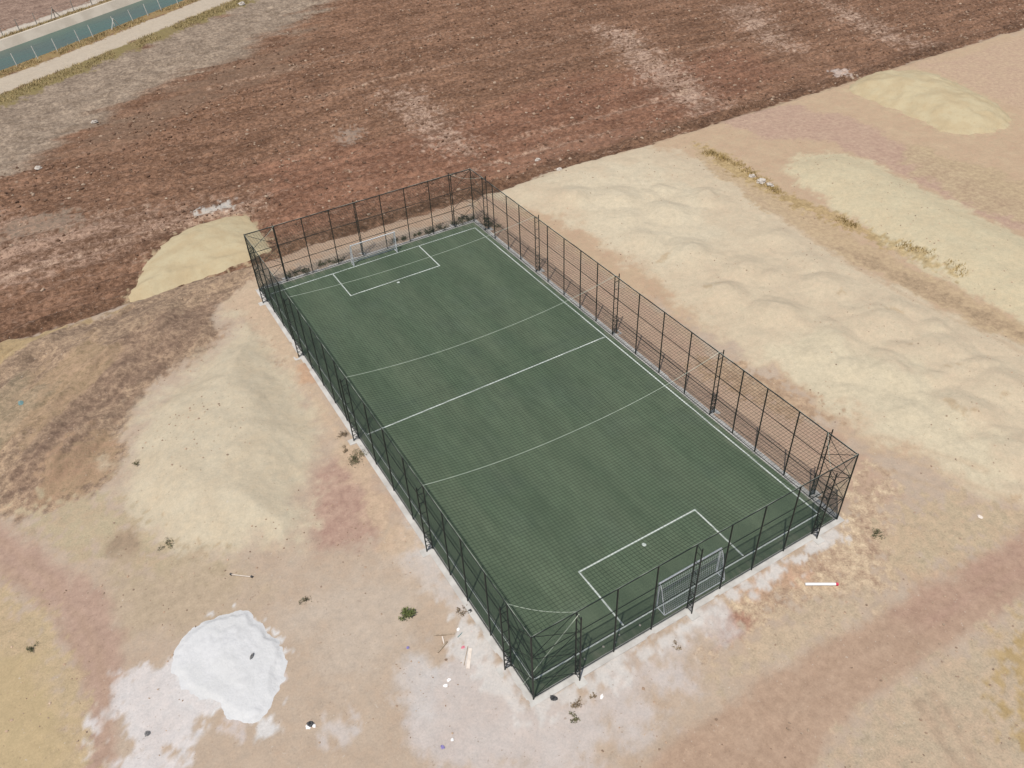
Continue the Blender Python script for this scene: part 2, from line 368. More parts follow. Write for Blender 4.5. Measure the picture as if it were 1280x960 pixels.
zone('sand_west_rim', [(20, 640), (100, 625), (160, 640), (200, 690), (280, 702), (240, 720), (170, 725), (90, 690)], (204, 188, 156), (186, 164, 136), 0.8, 1.6, 'f')
zone('olive_smudge', [(130, 672), (165, 660), (180, 680), (155, 698), (130, 692)], (160, 138, 116), (172, 148, 124), 0.8, 0.8, 'm', 0.8)
zone('tan_low', [(130, 712), (300, 700), (330, 740), (260, 790), (150, 800)], (190, 170, 142), (196, 176, 150), 2.0, 2.0, 'm', 0.8)
zone('road_west', [(-100, 600), (0, 646), (70, 694), (128, 740), (150, 800), (158, 900), (140, 1010), (80, 1010), (110, 900), (92, 830), (58, 770), (0, 716), (-100, 670)], (186, 156, 137), (190, 161, 142), 1.0, 0.8, 'm', 0.95)
zone('scrub_west', [(-100, 690), (0, 738), (55, 775), (92, 840), (112, 910), (120, 1010), (-100, 1010)], (206, 184, 148), (192, 168, 136), 0.7, 1.3, 'f')
zone('straw_west', [(-100, 790), (0, 812), (50, 822), (72, 860), (78, 920), (70, 1010), (-100, 1010)], (202, 180, 140), (195, 172, 134), 1.0, 1.5, 'm')
zone('lime_dust', [(126, 902), (140, 868), (165, 835), (205, 822), (236, 800), (262, 850), (300, 880), (262, 894), (252, 920), (222, 945), (205, 980), (160, 990), (146, 940)], (229, 223, 218), (222, 212, 205), 0.5, 1.6, 'm', 0.97)
zone('lime_ring', HEAP_C, (233, 231, 227), (226, 221, 215), 0.35, 1.3, 'f', 0.95)
zone('lime_spot', [(322, 898), (340, 896), (344, 912), (332, 926), (319, 918)], (228, 224, 218), (224, 218, 212), 0.25, 0.4, 'f')
zone('lime_spot_two', [(290, 880), (325, 862), (350, 846), (345, 862), (310, 890), (300, 915), (288, 905)], (224, 214, 208), (206, 186, 170), 0.4, 0.9, 'f', 0.85)
# north: ploughed field, canal and its verges
zone('ridge_tan', [(318, 292), (420, 270), (520, 245), (585, 240), (600, 262), (520, 285), (430, 310), (350, 340), (325, 345)], (206, 176, 148), (190, 158, 132), 0.7, 1.2, 'm', 0.8)
zone('field', None, (128, 96, 75), (149, 115, 92), 0.35, 0.5, 'f', sd=cl(FY-Y), z=-0.5)
zone('field_red', [(300, 200), (500, 160), (760, 90), (900, 60), (1000, 90), (860, 150), (700, 190), (590, 235), (430, 280), (320, 290)], (134, 96, 76), (152, 112, 90), 4.0, 5.0, 'x', 0.75, z=-0.5)
zone('field_pale', [(-60, 330), (0, 268), (120, 262), (200, 262), (260, 250), (330, 246), (310, 268), (230, 285), (150, 318), (60, 345), (-60, 378)], (146, 114, 92), (190, 164, 144), 2.4, 3.2, 'f', 0.5, z=-0.5)
zone('field_pale_two', [(480, 110), (520, 112), (580, 165), (590, 190), (540, 180), (500, 140)], (146, 114, 92), (194, 168, 148), 2.8, 3.6, 'f', 0.78, z=-0.5)
zone('field_pale_three', [(745, 30), (790, 38), (850, 84), (900, 130), (870, 140), (820, 110), (770, 60)], (146, 114, 92), (194, 168, 148), 2.8, 3.6, 'f', 0.78, z=-0.5)
zone('field_pale_four', [(900, 8), (945, 4), (985, 45), (1000, 60), (970, 60), (925, 30)], (146, 114, 92), (194, 168, 148), 2.8, 3.6, 'f', 0.78, z=-0.5)
zone('field_pale_five', [(1030, 0), (1060, 8), (1130, 45), (1170, 55), (1150, 62), (1090, 40), (1050, 20)], (146, 114, 92), (194, 168, 148), 2.8, 3.6, 'f', 0.78, z=-0.5)
zone('field_pale_six', [(600, 215), (680, 180), (760, 162), (820, 160), (760, 178), (700, 196), (640, 222)], (168, 130, 108), (150, 112, 90), 0.8, 2.0, 'f', 0.6, z=-0.5)
zone('field_grey', [(30, 275), (80, 260), (112, 270), (90, 285), (45, 292), (0, 300), (0, 285)], (176, 158, 138), (150, 124, 104), 0.6, 2.0, 'f', 0.7, z=-0.5)
zone('field_lip_shade', None, (98, 74, 58), (120, 92, 72), 0.5, 0.9, 'x', 0.75, sd=cl(np.abs(Y-FY-1.3)-0.9))  # dark strip paints the shadow line of the field edge into the soil
zone('field_spill', [(240, 264), (262, 256), (282, 250), (297, 252), (290, 259), (270, 264), (246, 268)], (222, 216, 206), (196, 182, 166), 0.25, 0.8, 'f', 0.95, z=-0.5)
zone('field_spill_two', [(425, 160), (445, 156), (450, 170), (438, 178), (424, 174)], (186, 168, 150), (160, 134, 114), 0.5, 1.2, 'f', 0.8, z=-0.5)
zone('field_spill_three', [(1038, 84), (1060, 86), (1066, 96), (1050, 98)], (220, 206, 196), (200, 178, 162), 0.3, 0.8, 'f', 0.9, z=-0.5)
zone('fallow', [(-160, 280), (-60, 232), (0, 208), (60, 182), (150, 128), (220, 92), (330, 52), (400, 0), (520, -80), (380, -80), (300, 0), (200, 40), (60, 92), (-80, 140), (-200, 200)], (150, 132, 114), (172, 154, 134), 4.5, 7.0, 'x', 0.95, z=-0.2)
zone('fallow_dark', [(60, 190), (150, 140), (230, 100), (330, 62), (390, 30), (360, 80), (250, 120), (140, 175)], (128, 106, 88), (144, 120, 100), 4.0, 6.0, 'x', 0.6, z=-0.2)
zone('verge_south', None, (160, 142, 102), (140, 126, 84), 0.6, 1.4, 'm', sd=strip(94.6, 97.9), z=0)
zone('road_canal', None, (208, 193, 172), (200, 184, 162), 0.35, 0.5, 'm', sd=strip(97.6, 103.3))
zone('verge_canal', None, (172, 140, 102), (156, 136, 92), 0.35, 0.8, 'f', sd=strip(103.3, 106.6))
zone('verge_north', None, (164, 144, 108), (148, 126, 92), 0.4, 0.8, 'f', sd=strip(117.6, 120.2))
zone('path_north', None, (216, 204, 188), (208, 196, 178), 0.3, 0.5, 'm', sd=strip(120.2, 122.8))
zone('far_field', None, (146, 120, 104), (170, 144, 126), 0.8, 2.0, 'x', sd=cl(122.8-dC))

def line_sd(lines, hw_):
    out = np.full(X.shape, 8.0)
    for ln in lines:
        P_ = gp(ln)
        for a, c in zip(P_[:-1], P_[1:]):
            e = c-a; t = np.clip(((X-a[0])*e[0]+(Y-a[1])*e[1])/(e@e), 0, 1)
            out = np.minimum(out, np.hypot(X-a[0]-e[0]*t, Y-a[1]-e[1]*t)-hw_)
    return cl(out)
zone('ruts', None, (176, 148, 124), (186, 158, 134), 0.5, 0.35, 'm', 0.45, sd=line_sd([
    [(1300, 690), (1180, 752), (1060, 818), (940, 900), (860, 970)], [(1300, 716), (1195, 772), (1085, 838), (975, 916), (910, 985)],
    [(-20, 660), (60, 722), (112, 790), (134, 870), (132, 970)], [(-20, 690), (40, 735), (90, 800), (110, 860)],
    [(1150, 880), (1210, 980)], [(1168, 868), (1236, 980)]], 0.22))
zone('ruts_sand', None, (196, 170, 142), (204, 180, 150), 0.4, 0.4, 'm', 0.5, sd=line_sd([
    [(1075, 560), (1130, 572), (1200, 600), (1300, 640)], [(1082, 580), (1140, 598), (1220, 625), (1300, 655)], [(1060, 545), (1110, 548), (1170, 568), (1230, 590)],
    [(905, 215), (960, 262), (1040, 318), (1130, 372), (1300, 455)], [(700, 305), (800, 372), (900, 450), (980, 505)]], 0.15))
zone('spill_west', HEAP_A, (205, 186, 150), (180, 152, 122), 0.4, 1.1, 'f', 0.9, z=-0.2)
zone('spill_east', HEAP_B, (209, 190, 156), (200, 174, 142), 0.8, 1.6, 'f', 0.9)
zone('field_lines', None, (150, 118, 96), (204, 176, 152), 0.7, 0.7, 'f', 0.6, sd=line_sd([
    [(380, 118), (500, 88), (640, 60), (720, 40)], [(640, 168), (700, 152), (760, 138), (860, 108)], [(0, 342), (120, 304), (210, 280), (330, 250)], [(260, 104), (440, 60), (560, 34)],
    [(560, 215), (640, 190), (760, 160)], [(0, 300), (90, 270), (180, 252)], [(860, 60), (1000, 24)]], 0.22))
zone('creases', None, (196, 172, 138), (186, 160, 126), 0.3, 0.5, 'f', 0.6, sd=line_sd([
    [(823, 328), (835, 322)], [(880, 362), (888, 365), (896, 358)], [(1045, 373), (1052, 371)], [(1112, 392), (1120, 394)], [(1180, 510), (1192, 516)], [(1205, 524), (1218, 524)],
    [(1255, 505), (1262, 504)], [(1130, 437), (1136, 437)], [(1186, 465), (1192, 464)]], 0.12))
ROUGH = {'field': 1.0, 'fallow': 0.6, 'verge_south': 0.5, 'far_field': 0.6, 'verge_north': 0.4, 'verge_canal': 0.4, 'scrub_red': 0.45, 'scrub_low': 0.4,
         'scrub_orange': 0.4, 'scrub_dark': 0.35, 'scrub_pale': 0.3, 'scrub_pale_two': 0.25, 'scrub_west': 0.3, 'sand_west_rim': 0.25, 'grass_line': 0.4, 'fence_brown': 0.25, 'red_dots': 0.4, 'peach': 0.15, 'track_dark': 0.25}
# the soils are laid over one another in order, each with its own ragged edge, and stored on the sheet's points
def nz01(n): return n*1.0
ca_, sa_ = math.cos(DIRB), math.sin(DIRB)
VN = {'b': fbm(X*0.13, Y*0.13, 201, 4), 'm': fbm(X*0.6, Y*0.6, 202, 5), 'f': fbm(X*2.3, Y*2.3, 203, 3), 'x': fbm(X*0.14, Y*0.45, 204, 6),
      's': 1.3*fbm((X*ca_+Y*sa_)*0.13, (Y*ca_-X*sa_)*0.75, 205, 6)}
RAG = VN['f']*0.9+fbm(X*5.1, Y*5.1, 206, 2)*0.5
def bc(c): return np.broadcast_to(np.array(c[:3], np.float32), (len(X), 3)).copy()
CA = bc(alb((203, 184, 163))); CB = bc(alb((192, 169, 146))); RO = np.zeros(len(X), np.float32); PL = np.zeros(len(X), np.float32); ST = np.zeros(len(X), np.float32)
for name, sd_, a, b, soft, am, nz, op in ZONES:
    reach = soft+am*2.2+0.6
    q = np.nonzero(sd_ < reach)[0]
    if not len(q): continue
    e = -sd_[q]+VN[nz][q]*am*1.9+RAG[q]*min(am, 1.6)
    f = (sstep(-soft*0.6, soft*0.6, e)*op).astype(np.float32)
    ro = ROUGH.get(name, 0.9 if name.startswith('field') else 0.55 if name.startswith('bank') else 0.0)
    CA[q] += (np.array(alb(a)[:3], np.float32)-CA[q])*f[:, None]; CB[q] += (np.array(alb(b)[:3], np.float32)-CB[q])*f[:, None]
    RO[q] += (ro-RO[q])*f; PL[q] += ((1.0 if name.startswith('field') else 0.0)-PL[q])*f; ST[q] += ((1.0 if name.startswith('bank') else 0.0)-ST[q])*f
ATTR = [('soil_a', 'FLOAT_COLOR', np.concatenate([CA, RO[:, None]], 1)), ('soil_b', 'FLOAT_COLOR', np.concatenate([CB, PL[:, None]], 1)), ('bank', 'FLOAT', ST)]

gm, nt, bs = new_mat('ground_soil'); w = N(nt)
nm = w.noise(0.55, 5, 0.6); nf = w.noise(2.4, 5, 0.65); nxn = w.noise(0.42, 6, 0.68, (0.30, 1.0, 1.0), 0.4)
ns = w.noise(0.75, 6, 0.68, (0.22, 1.0, 1.0), 0.5, -DIRB)
ngr = w.noise(9.0, 4, 0.7)
NZ = {'m': nm, 'f': nf, 'x': nxn, 's': ns}
cen = {k: w.math('SUBTRACT', v, 0.5) for k, v in NZ.items()}
A_ = nt.nodes.new('ShaderNodeAttribute'); A_.attribute_name = 'soil_a'
B_ = nt.nodes.new('ShaderNodeAttribute'); B_.attribute_name = 'soil_b'
rgh, fw, bk = A_.outputs['Alpha'], B_.outputs['Alpha'], w.attr('bank')
strk = w.math('MULTIPLY_ADD', w.math('SUBTRACT', cen['x'], cen['m']), fw, cen['m'])
strk = w.math('MULTIPLY_ADD', w.math('SUBTRACT', cen['s'], strk), bk, strk)
cl_ = nt.nodes.new('ShaderNodeClamp'); nt.links.new(w.math('MULTIPLY_ADD', w.math('ADD', strk, w.math('ADD', cen['f'], w.math('MULTIPLY', w.math('MULTIPLY', w.math('SUBTRACT', ngr, 0.5), rgh), 0.8))), w.math('MULTIPLY_ADD', rgh, 1.5, 1.7), 0.5), cl_.inputs[0])
col = w.mix(cl_.outputs[0], A_.outputs['Color'], B_.outputs['Color'])
# grain: every soil mottles; the field's stronger contrast also paints in clod shadows
amp = w.math('MULTIPLY_ADD', rgh, 0.85, 0.36)
gr = w.math('ADD', w.math('MULTIPLY', cen['f'], 1.6), w.math('MULTIPLY', w.math('SUBTRACT', ngr, 0.5), 1.2))
col = w.scale(col, w.math('MAXIMUM', w.math('MULTIPLY_ADD', gr, amp, 1.0), 0.35))
col = w.scale(col, w.math('MULTIPLY_ADD', w.math('MULTIPLY', strk, rgh), 1.1, 1.0))
dots = w.noise(5.5, 2, 0.5)
col = w.mix(w.ramp(dots, 0.68, 0.76, 0, 0.45), col, alb((150, 128, 108)))
dotl = w.noise(6.3, 2, 0.5, None, 0.0, 0.7)
col = w.mix(w.ramp(dotl, 0.70, 0.77, 0, 0.5), col, alb((222, 210, 194)))
spk = w.noise(3.0, 4, 0.65, (0.5, 1.0, 1.0))
col = w.mix(w.math('MULTIPLY', w.ramp(spk, 0.56, 0.70), w.math('MULTIPLY', fw, 0.6)), col, alb((190, 160, 138)))
spd = w.noise(3.1, 3, 0.6, (0.55, 1.0, 1.0))  # dark specks, painted shade between the clods
col = w.mix(w.math('MULTIPLY', w.ramp(spd, 0.66, 0.76), w.math('MULTIPLY', rgh, 0.4)), col, alb((84, 58, 46)))
nt.links.new(col, bs.inputs['Base Color']); bs.inputs['Roughness'].default_value = 0.95; bs.inputs['Specular IOR Level'].default_value = 0.1
hgt = w.math('ADD', w.math('MULTIPLY', nf, 0.8), w.math('MULTIPLY', ngr, 0.35))
nt.links.new(w.bump(hgt, w.math('MULTIPLY_ADD', rgh, 0.55, 0.22), 0.22), bs.inputs['Normal'])

me = raw_mesh('ground', np.stack([X, Y, Z], -1), GF, gm, True)
for an, ty, val in ATTR:
    at = me.attributes.new(an, ty, 'POINT')
    at.data.foreach_set({'FLOAT': 'value', 'FLOAT_COLOR': 'color', 'FLOAT_VECTOR': 'vector'}[ty], np.ascontiguousarray(val).ravel())
tag(link('ground', me), kind='structure')

def gz(x, y):
    a = np.array([float(x)]); b = np.array([float(y)])
    return float(ground_h(a, b)[0])

# ---------------------------------------------------------------- pitch
tm, nt, bs = new_mat('artificial_turf'); w = N(nt)
n1 = w.noise(0.35, 4, 0.6, (1.0, 0.18, 1.0)); n2 = w.noise(0.25, 3); n3 = w.noise(30, 3, 0.7); n4 = w.noise(2.2, 4, 0.6, (1.0, 0.3, 1.0))
c = w.mix(w.ramp(n1, 0.35, 0.65), (0.080, 0.112, 0.068), (0.102, 0.132, 0.082))
c = w.mix(w.ramp(n2, 0.5, 0.68, 0, 0.22), c, (0.080, 0.104, 0.080))
c = w.scale(c, w.math('MULTIPLY_ADD', w.math('SUBTRACT', n3, 0.5), 0.9, 1.0)); c = w.scale(c, w.math('MULTIPLY_ADD', w.math('SUBTRACT', n4, 0.5), 0.55, 1.0))
sx = nt.nodes.new('ShaderNodeSeparateXYZ'); nt.links.new(w.pos, sx.inputs[0])
band = w.math('SINE', w.math('MULTIPLY_ADD', sx.outputs[0], 1.571, w.math('MULTIPLY', n2, 1.5)))
c = w.scale(c, w.math('MULTIPLY_ADD', band, 0.045, 1.0))
seam = w.ramp(w.math('ABSOLUTE', w.math('SUBTRACT', w.math('FRACT', w.math('MULTIPLY', sx.outputs[0], 0.25)), 0.5)), 0.0, 0.009, 0.14, 0.0)
c = w.mix(seam, c, (0.14, 0.17, 0.12))
edge_d = w.math('MINIMUM', w.math('MINIMUM', sx.outputs[0], w.math('SUBTRACT', W, sx.outputs[0])), w.math('MINIMUM', sx.outputs[1], w.math('SUBTRACT', L, sx.outputs[1])))
c = w.mix(w.math('MULTIPLY', w.ramp(edge_d, 0.1, 1.1, 1.0, 0.0), w.ramp(n4, 0.45, 0.7, 0, 0.4)), c, (0.24, 0.21, 0.165))
nt.links.new(c, bs.inputs['Base Color']); bs.inputs['Roughness'].default_value = 0.8
nt.links.new(w.bump(n3, 0.5, 0.03), bs.inputs['Normal'])
b = MB(); b.box((W/2, L/2, -0.15), (W-0.24, L-0.24, 0.30))
pitch = tag(b.build('pitch', tm), kind='structure')
EX, EYN, EYF, LW = 0.52, 0.84, L-1.09, 0.09
def mark(x0, y0, x1, y1, name='line_marking'):
    b = MB(); b.box(((x0+x1)/2, (y0+y1)/2, 0.005), (x1-x0, y1-y0, 0.006)); return b.build(name, M['line'], pitch)
h = LW/2
mark(EX-h, EYN+h, EX+h, EYF-h); mark(W-EX-h, EYN+h, W-EX+h, EYF-h)
mark(EX-h, EYN-h, W-EX+h, EYN+h); mark(EX-h, EYF-h, W-EX+h, EYF+h)
YM = 21.05
mark(EX+h, YM-h, W-EX-h, YM+h)
for y0, s in ((EYN, 1), (EYF, -1)):
    ya, yb = sorted((y0+s*h, y0+s*(3.97-h)))
    mark(5.9-h, ya, 5.9+h, yb); mark(13.9-h, ya, 13.9+h, yb)
    yc = y0+s*3.97
    mark(5.9-h, yc-h, 13.9+h, yc+h)
    b = MB(); b.tube((0, 0, 0.002), (0, 0, 0.008), 0.12, 16); b.build('penalty_spot', M['line'], pitch, (9.92, yc-s*(0.42 if s > 0 else 0.05)+(0 if s > 0 else -0.42), 0))

# concrete kerb all round
b = MB(); kw = 0.42
for c, d in (((W/2, -kw/2+0.12, -0.13), (W+2*kw-0.24, kw, 0.32)), ((W/2, L+kw/2-0.12, -0.13), (W+2*kw-0.24, kw, 0.32)),
             ((-kw/2+0.12, L/2, -0.131), (kw, L-0.242, 0.32)), ((W+kw/2-0.12, L/2, -0.131), (kw, L-0.242, 0.32))):
    b.box(c, d)
tag(b.build('kerb', M['concrete']), kind='structure')

# ---------------------------------------------------------------- cage fences
def post_mesh():
    b = MB(); b.tube((0, 0, 0.03), (0, 0, H), 0.040, 8); return b.mesh('post', M['steel'], False)
PM = post_mesh()
def corner_mesh():
    b = MB(); b.tube((0, 0, 0.03), (0, 0, H+0.03), 0.042, 8); return b.mesh('corner_post', M['steel'])
CM_ = corner_mesh()
OFF = 0.36
def lattice_mesh():
    """two tubes joined by rungs; local -y is the outer side"""
    b = MB(); b.tube((0, 0, 0.03), (0, 0, H), 0.036, 8); b.tube((0, -OFF, -0.05), (0, -OFF, H+0.02), 0.036, 8)
    zs = [0.15, 0.5, 0.85, 1.2, 1.55, 2.3, 3.1, 3.9, 4.55]
    for z in zs: b.tube((0, 0, z), (0, -OFF, z), 0.02, 6)
    for a, c in zip(zs[:4], zs[1:5]): b.tube((0, 0, a), (0, -OFF, c), 0.016, 6)
    b.tube((0, 0, H-0.02), (0, -OFF, H-0.22), 0.02, 6)
    return b.mesh('lattice_post', M['steel'])
LM = lattice_mesh()
def footing_mesh():
    b = MB(); b.box((0, -0.42, -0.06), (0.55, 0.62, 0.16), taper=0.94); return b.mesh('footing', M['concrete'])
FM = footing_mesh()

def chain_link(wire, length):
    """woven diagonals of one fence side: local x along the fence, z up; n rows of one-metre bands"""
    P, Q = [], []; sp = 0.058; z0, z1 = 0.05, H-0.02; bands = 5; hb = (z1-z0)/bands
    for k in range(bands):
        a, c = z0+k*hb, z0+(k+1)*hb
        st = np.arange(-hb, length, sp)
        for sgn in (1, -1):
            xa = st if sgn > 0 else st+hb; xb = st+hb if sgn > 0 else st
            za = np.full_like(xa, a); zb = np.full_like(xa, c)
            t0 = np.zeros_like(xa); t1 = np.ones_like(xa); dx = xb-xa
            # clip to 0..length
            tA = (0-xa)/dx; tB = (length-xa)/dx
            lo = np.maximum(t0, np.minimum(tA, tB)); hi = np.minimum(t1, np.maximum(tA, tB))
            m = hi-lo > 0.02
            off = 0.003*sgn
            P.append(np.stack([xa+dx*lo, np.full_like(xa, off), za+hb*lo], -1)[m]); Q.append(np.stack([xa+dx*hi, np.full_like(xa, off), za+hb*hi], -1)[m])
    return strands(np.vstack(P), np.vstack(Q), wire)

def fence(label, loc, rz, length, singles, lattices, corners, wire=0.00095):
    t = thing('chain_link_fence', label, 'fence', loc, rz, 'four sides of the pitch cage')
    for x in singles: link('post', PM, t, (x, 0, 0))
    for x in corners: link('corner_post', CM_, t, (x, 0, 0))
    for x in lattices:
        o = link('lattice_post', LM, t, (x, 0, 0)); link('footing', FM, o)
    for z, r in ((H-0.03, 0.032), (H*2/3, 0.024), (H/3, 0.024), (0.08, 0.018)):
        b = MB(); b.tube((0.04, 0.045 if z < H-0.1 else 0.0, z), (length-0.04, 0.045 if z < H-0.1 else 0.0, z), r, 6); b.build('rail', M['steel'], t)
    lo, hi = min(lattices), max(lattices)
    for a, c in ((0.0, lo), (length, hi)):
        for k in range(3):
            z0, z1 = H/3*k+0.08, H/3*(k+1)-0.04
            for p, q in (((a, z0), (c, z1)), ((a, z1), (c, z0))):
                b = MB(); b.tube((p[0], 0.03, p[1]), (q[0], 0.03, q[1]), 0.017, 6); b.build('brace', M['steel'], t)
    V, F = chain_link(wire, length)
    link('wire_mesh', raw_mesh('wire_mesh', V, F, M['link']), t)
    return t
SING = [4.0, 6.4, 8.35, 12.95, 15.6, 18.2, 23.0, 25.1, 27.3, 29.6, 33.8, 35.8, 38.1]; LATT = [2.0, 10.45, 20.95, 31.4, 39.85]
ENDS, ENDL = [4.6, 6.9, 11.4, 13.6, 15.9], [2.35, 9.2, 18.05]
fence('dark wire fence side nearest the camera, close behind the front goal', (0, 0, 0), 0, W, ENDS, ENDL, (0, W), 0.0021)
fence('dark wire fence side at the far end, between the back goal and the ploughed field', (W, L, 0), math.pi, W, [W-v for v in ENDS], [W-v for v in ENDL], (0, W))
fence('long dark wire fence side on the left, next to the soil bank and lone bush', (0, L, 0), -math.pi/2, L, [L-v for v in SING], [L-v for v in LATT], (), 0.0020)
fence('long dark wire fence side on the right, facing the wide lumpy spread of sand', (W, 0, 0), math.pi/2, L, SING, LATT, ())

# ---------------------------------------------------------------- roof net
KY = [0, 2.0, 10.45, 20.95, 31.4, 39.85, L]; KS = [0.0, 0.4, 1.05, 0.85, 0.5, 0.35, 0.0]
def net_z(x, y):
    s = np.interp(y, KY, KS); k = np.clip(1-np.abs((x-10)/10)**2.2, 0, 1)
    extra = 0.10*np.abs(np.sin(np.pi*np.interp(y, KY, range(len(KY)))))
    return H-0.03-(s+extra)*k
roof = thing('roof_net', 'dark green square-mesh net stretched over the whole pitch from pale cables', 'net', (W/2, L/2, H))
P, Q = [], []; SP = 0.2
ys = np.arange(0, L+0.01, SP); xs = np.arange(0, W+0.01, SP)
xk = np.linspace(0, W, 17); yk = np.linspace(0, L, 43)
for y in ys:
    z = net_z(xk, np.full_like(xk, y)); A = np.stack([xk, np.full_like(xk, y), z], -1); P.append(A[:-1]); Q.append(A[1:])
for x in xs:
    z = net_z(np.full_like(yk, x), yk); A = np.stack([np.full_like(yk, x), yk, z], -1); P.append(A[:-1]); Q.append(A[1:])
o0 = np.array([W/2, L/2, H])
V, F = strands(np.vstack(P)-o0, np.vstack(Q)-o0, 0.0078)
link('netting', raw_mesh('netting', V, F, M['net']), roof)
for yc in LATT[1:4]:
    b = MB(); xx = np.linspace(0, W, 25); zz = net_z(xx, np.full_like(xx, yc))+0.03
    b.path([np.array([x, yc, z])-o0 for x, z in zip(xx, zz)], 0.010, 5); b.build('cable', M['cable'], roof)
for a, c in (((0, LATT[0]), (ENDL[0], 0)), ((W, LATT[0]), (ENDL[2], 0)), ((0, LATT[4]), (ENDL[0], L)), ((W, LATT[4]), (ENDL[2], L))):
    b = MB(); pts = []
    for k in np.linspace(0, 1, 9):
        x = a[0]+(c[0]-a[0])*k; y = a[1]+(c[1]-a[1])*k; pts.append(np.array([x, y, H-0.25*4*k*(1-k)])-o0)
    b.path(pts, 0.009, 5); b.build('corner_cable', M['cable'], roof)
b = MB()
for p, q in (((0, 0), (W, 0)), ((W, 0), (W, L)), ((W, L), (0, L)), ((0, L), (0, 0))):
    n = 60; pts = []
    for k in range(n+1):
        s = k/n; x = p[0]+(q[0]-p[0])*s; y = p[1]+(q[1]-p[1])*s
        pts.append(np.array([x, y, H+0.012+0.02*random.random()])-o0)
    b.path(pts, 0.010, 4)
b.build('edge_rope', M['rope'], roof)
b = MB(); b.tube((2.42, -0.09, H-0.12), (-0.05, 0.86, 0.06), 0.018, 6)
tag(b.build('guy_rope', M['cable']), 'pale rope slanting across the front left cage corner from post top to kerb', 'rope')

# ---------------------------------------------------------------- goals
def goal(label, loc, rz):
    t = thing('football_goal', label, 'goal', loc, rz, 'white goals on the pitch')
    hw, hh, dep, top = 2.0, 1.95, 0.62, 0.10; r = 0.045
    for s in (-1, 1):
        b = MB(); b.tube((s*hw, 0, 0), (s*hw, 0, hh), r, 10); b.build('upright', M['white_steel'], t)
    b = MB(); b.tube((-hw-r, 0, hh), (hw+r, 0, hh), r, 10); b.build('crossbar', M['white_steel'], t)
    for s in (-1, 1):
        b = MB(); b.path([(s*hw, 0, hh-0.04), (s*hw, -top, hh-0.05), (s*hw, -top-0.12, hh-0.3), (s*hw, -dep, 0.03)], 0.026, 8)
        b.build('back_stay', M['white_steel'], t)
        b = MB(); b.tube((s*hw, 0, 0.03), (s*hw, -dep, 0.03), 0.026, 8); b.build('ground_bar', M['white_steel'], t)
    b = MB(); b.tube((-hw, -dep, 0.03), (hw, -dep, 0.03), 0.026, 8); b.build('ground_bar', M['white_steel'], t)
    P, Q = [], []
    prof = [np.array(v) for v in ((0, hh), (-top, hh-0.06), (-top-0.12, hh-0.3), (-dep, 0.05))]
    for x in np.arange(-hw, hw+0.01, 0.13):
        for a, c in zip(prof[:-1], prof[1:]): P.append((x, a[0], a[1])); Q.append((x, c[0], c[1]))
    seg = np.cumsum([0]+[np.linalg.norm(c-a) for a, c in zip(prof[:-1], prof[1:])])
    for s in np.arange(0.06, seg[-1], 0.13):
        y = np.interp(s, seg, [p[0] for p in prof]); z = np.interp(s, seg, [p[1] for p in prof])
        sag = 0.02
        P.append((-hw, y, z)); Q.append((hw, y, z))
        for e in (-1, 1): P.append((e*hw, y, z)); Q.append((e*hw, 0, z))
    V, F = strands(np.array(P), np.array(Q), 0.0045)
    link('goal_net', raw_mesh('goal_net', V, F, M['white_net']), t)
    return t
goal('white goal close to the front fence, its net seen from behind', (9.98, EYN+0.06, 0), 0)
goal('white goal at the far end, its mouth facing the camera', (9.88, EYF+0.12, 0), math.pi)

# ---------------------------------------------------------------- heaps
def heap(name, label, cat, outline, height, mat, seed, z=-0.1, rise=3.0, rag=0.5, lump=0.25, step=0.16, grow=0.12):
    poly = gp(outline, z); lo = poly.min(0)-1.5; hi = poly.max(0)+1.5
    ax = np.arange(lo[0], hi[0], step); ay = np.arange(lo[1], hi[1], step)
    A, B = np.meshgrid(ax, ay); x = A.ravel(); y = B.ravel()
    sd = sdf(poly, x, y, 30)+rag*2*fbm(x*0.6, y*0.6, seed, 5)+rag*1.0*fbm(x*1.5, y*1.5, seed+9, 4)-grow
    t = np.clip(-sd/rise, 0, 1); prof = np.where(sd < 0, t*(2-t), -sd*0.5)
    hz = height*prof+lump*fbm(x*0.45, y*0.45, seed+3, 3)*np.clip(-sd/1.6, 0, 1)+0.06*fbm(x*2.2, y*2.2, seed+5, 3)*np.clip(-sd/0.5, 0, 1)
    hz = np.where(sd < 0, np.maximum(hz, 0.10*np.clip(-sd/0.25, 0, 1)), hz)
    zz = ground_h(x, y)+np.maximum(hz, -0.5)+0.02
    nx_, ny_ = len(ax), len(ay); ii = np.arange(nx_*ny_).reshape(ny_, nx_); sd2 = sd.reshape(ny_, nx_)
    F = np.stack([ii[:-1, :-1], ii[:-1, 1:], ii[1:, 1:], ii[1:, :-1]], -1).reshape(-1, 4)
    keep = (sd[F].min(1) < 0.35); F = F[keep]
    used = np.unique(F); mp = np.zeros(nx_*ny_, int); mp[used] = np.arange(len(used))
    cxy = poly.mean(0); c0 = np.array([cxy[0], cxy[1], gz(*cxy)])
    o = link(name, raw_mesh(name, np.stack([x, y, zz], -1)[used]-c0, mp[F], mat, True), None, tuple(c0))
    return tag(o, label, cat)
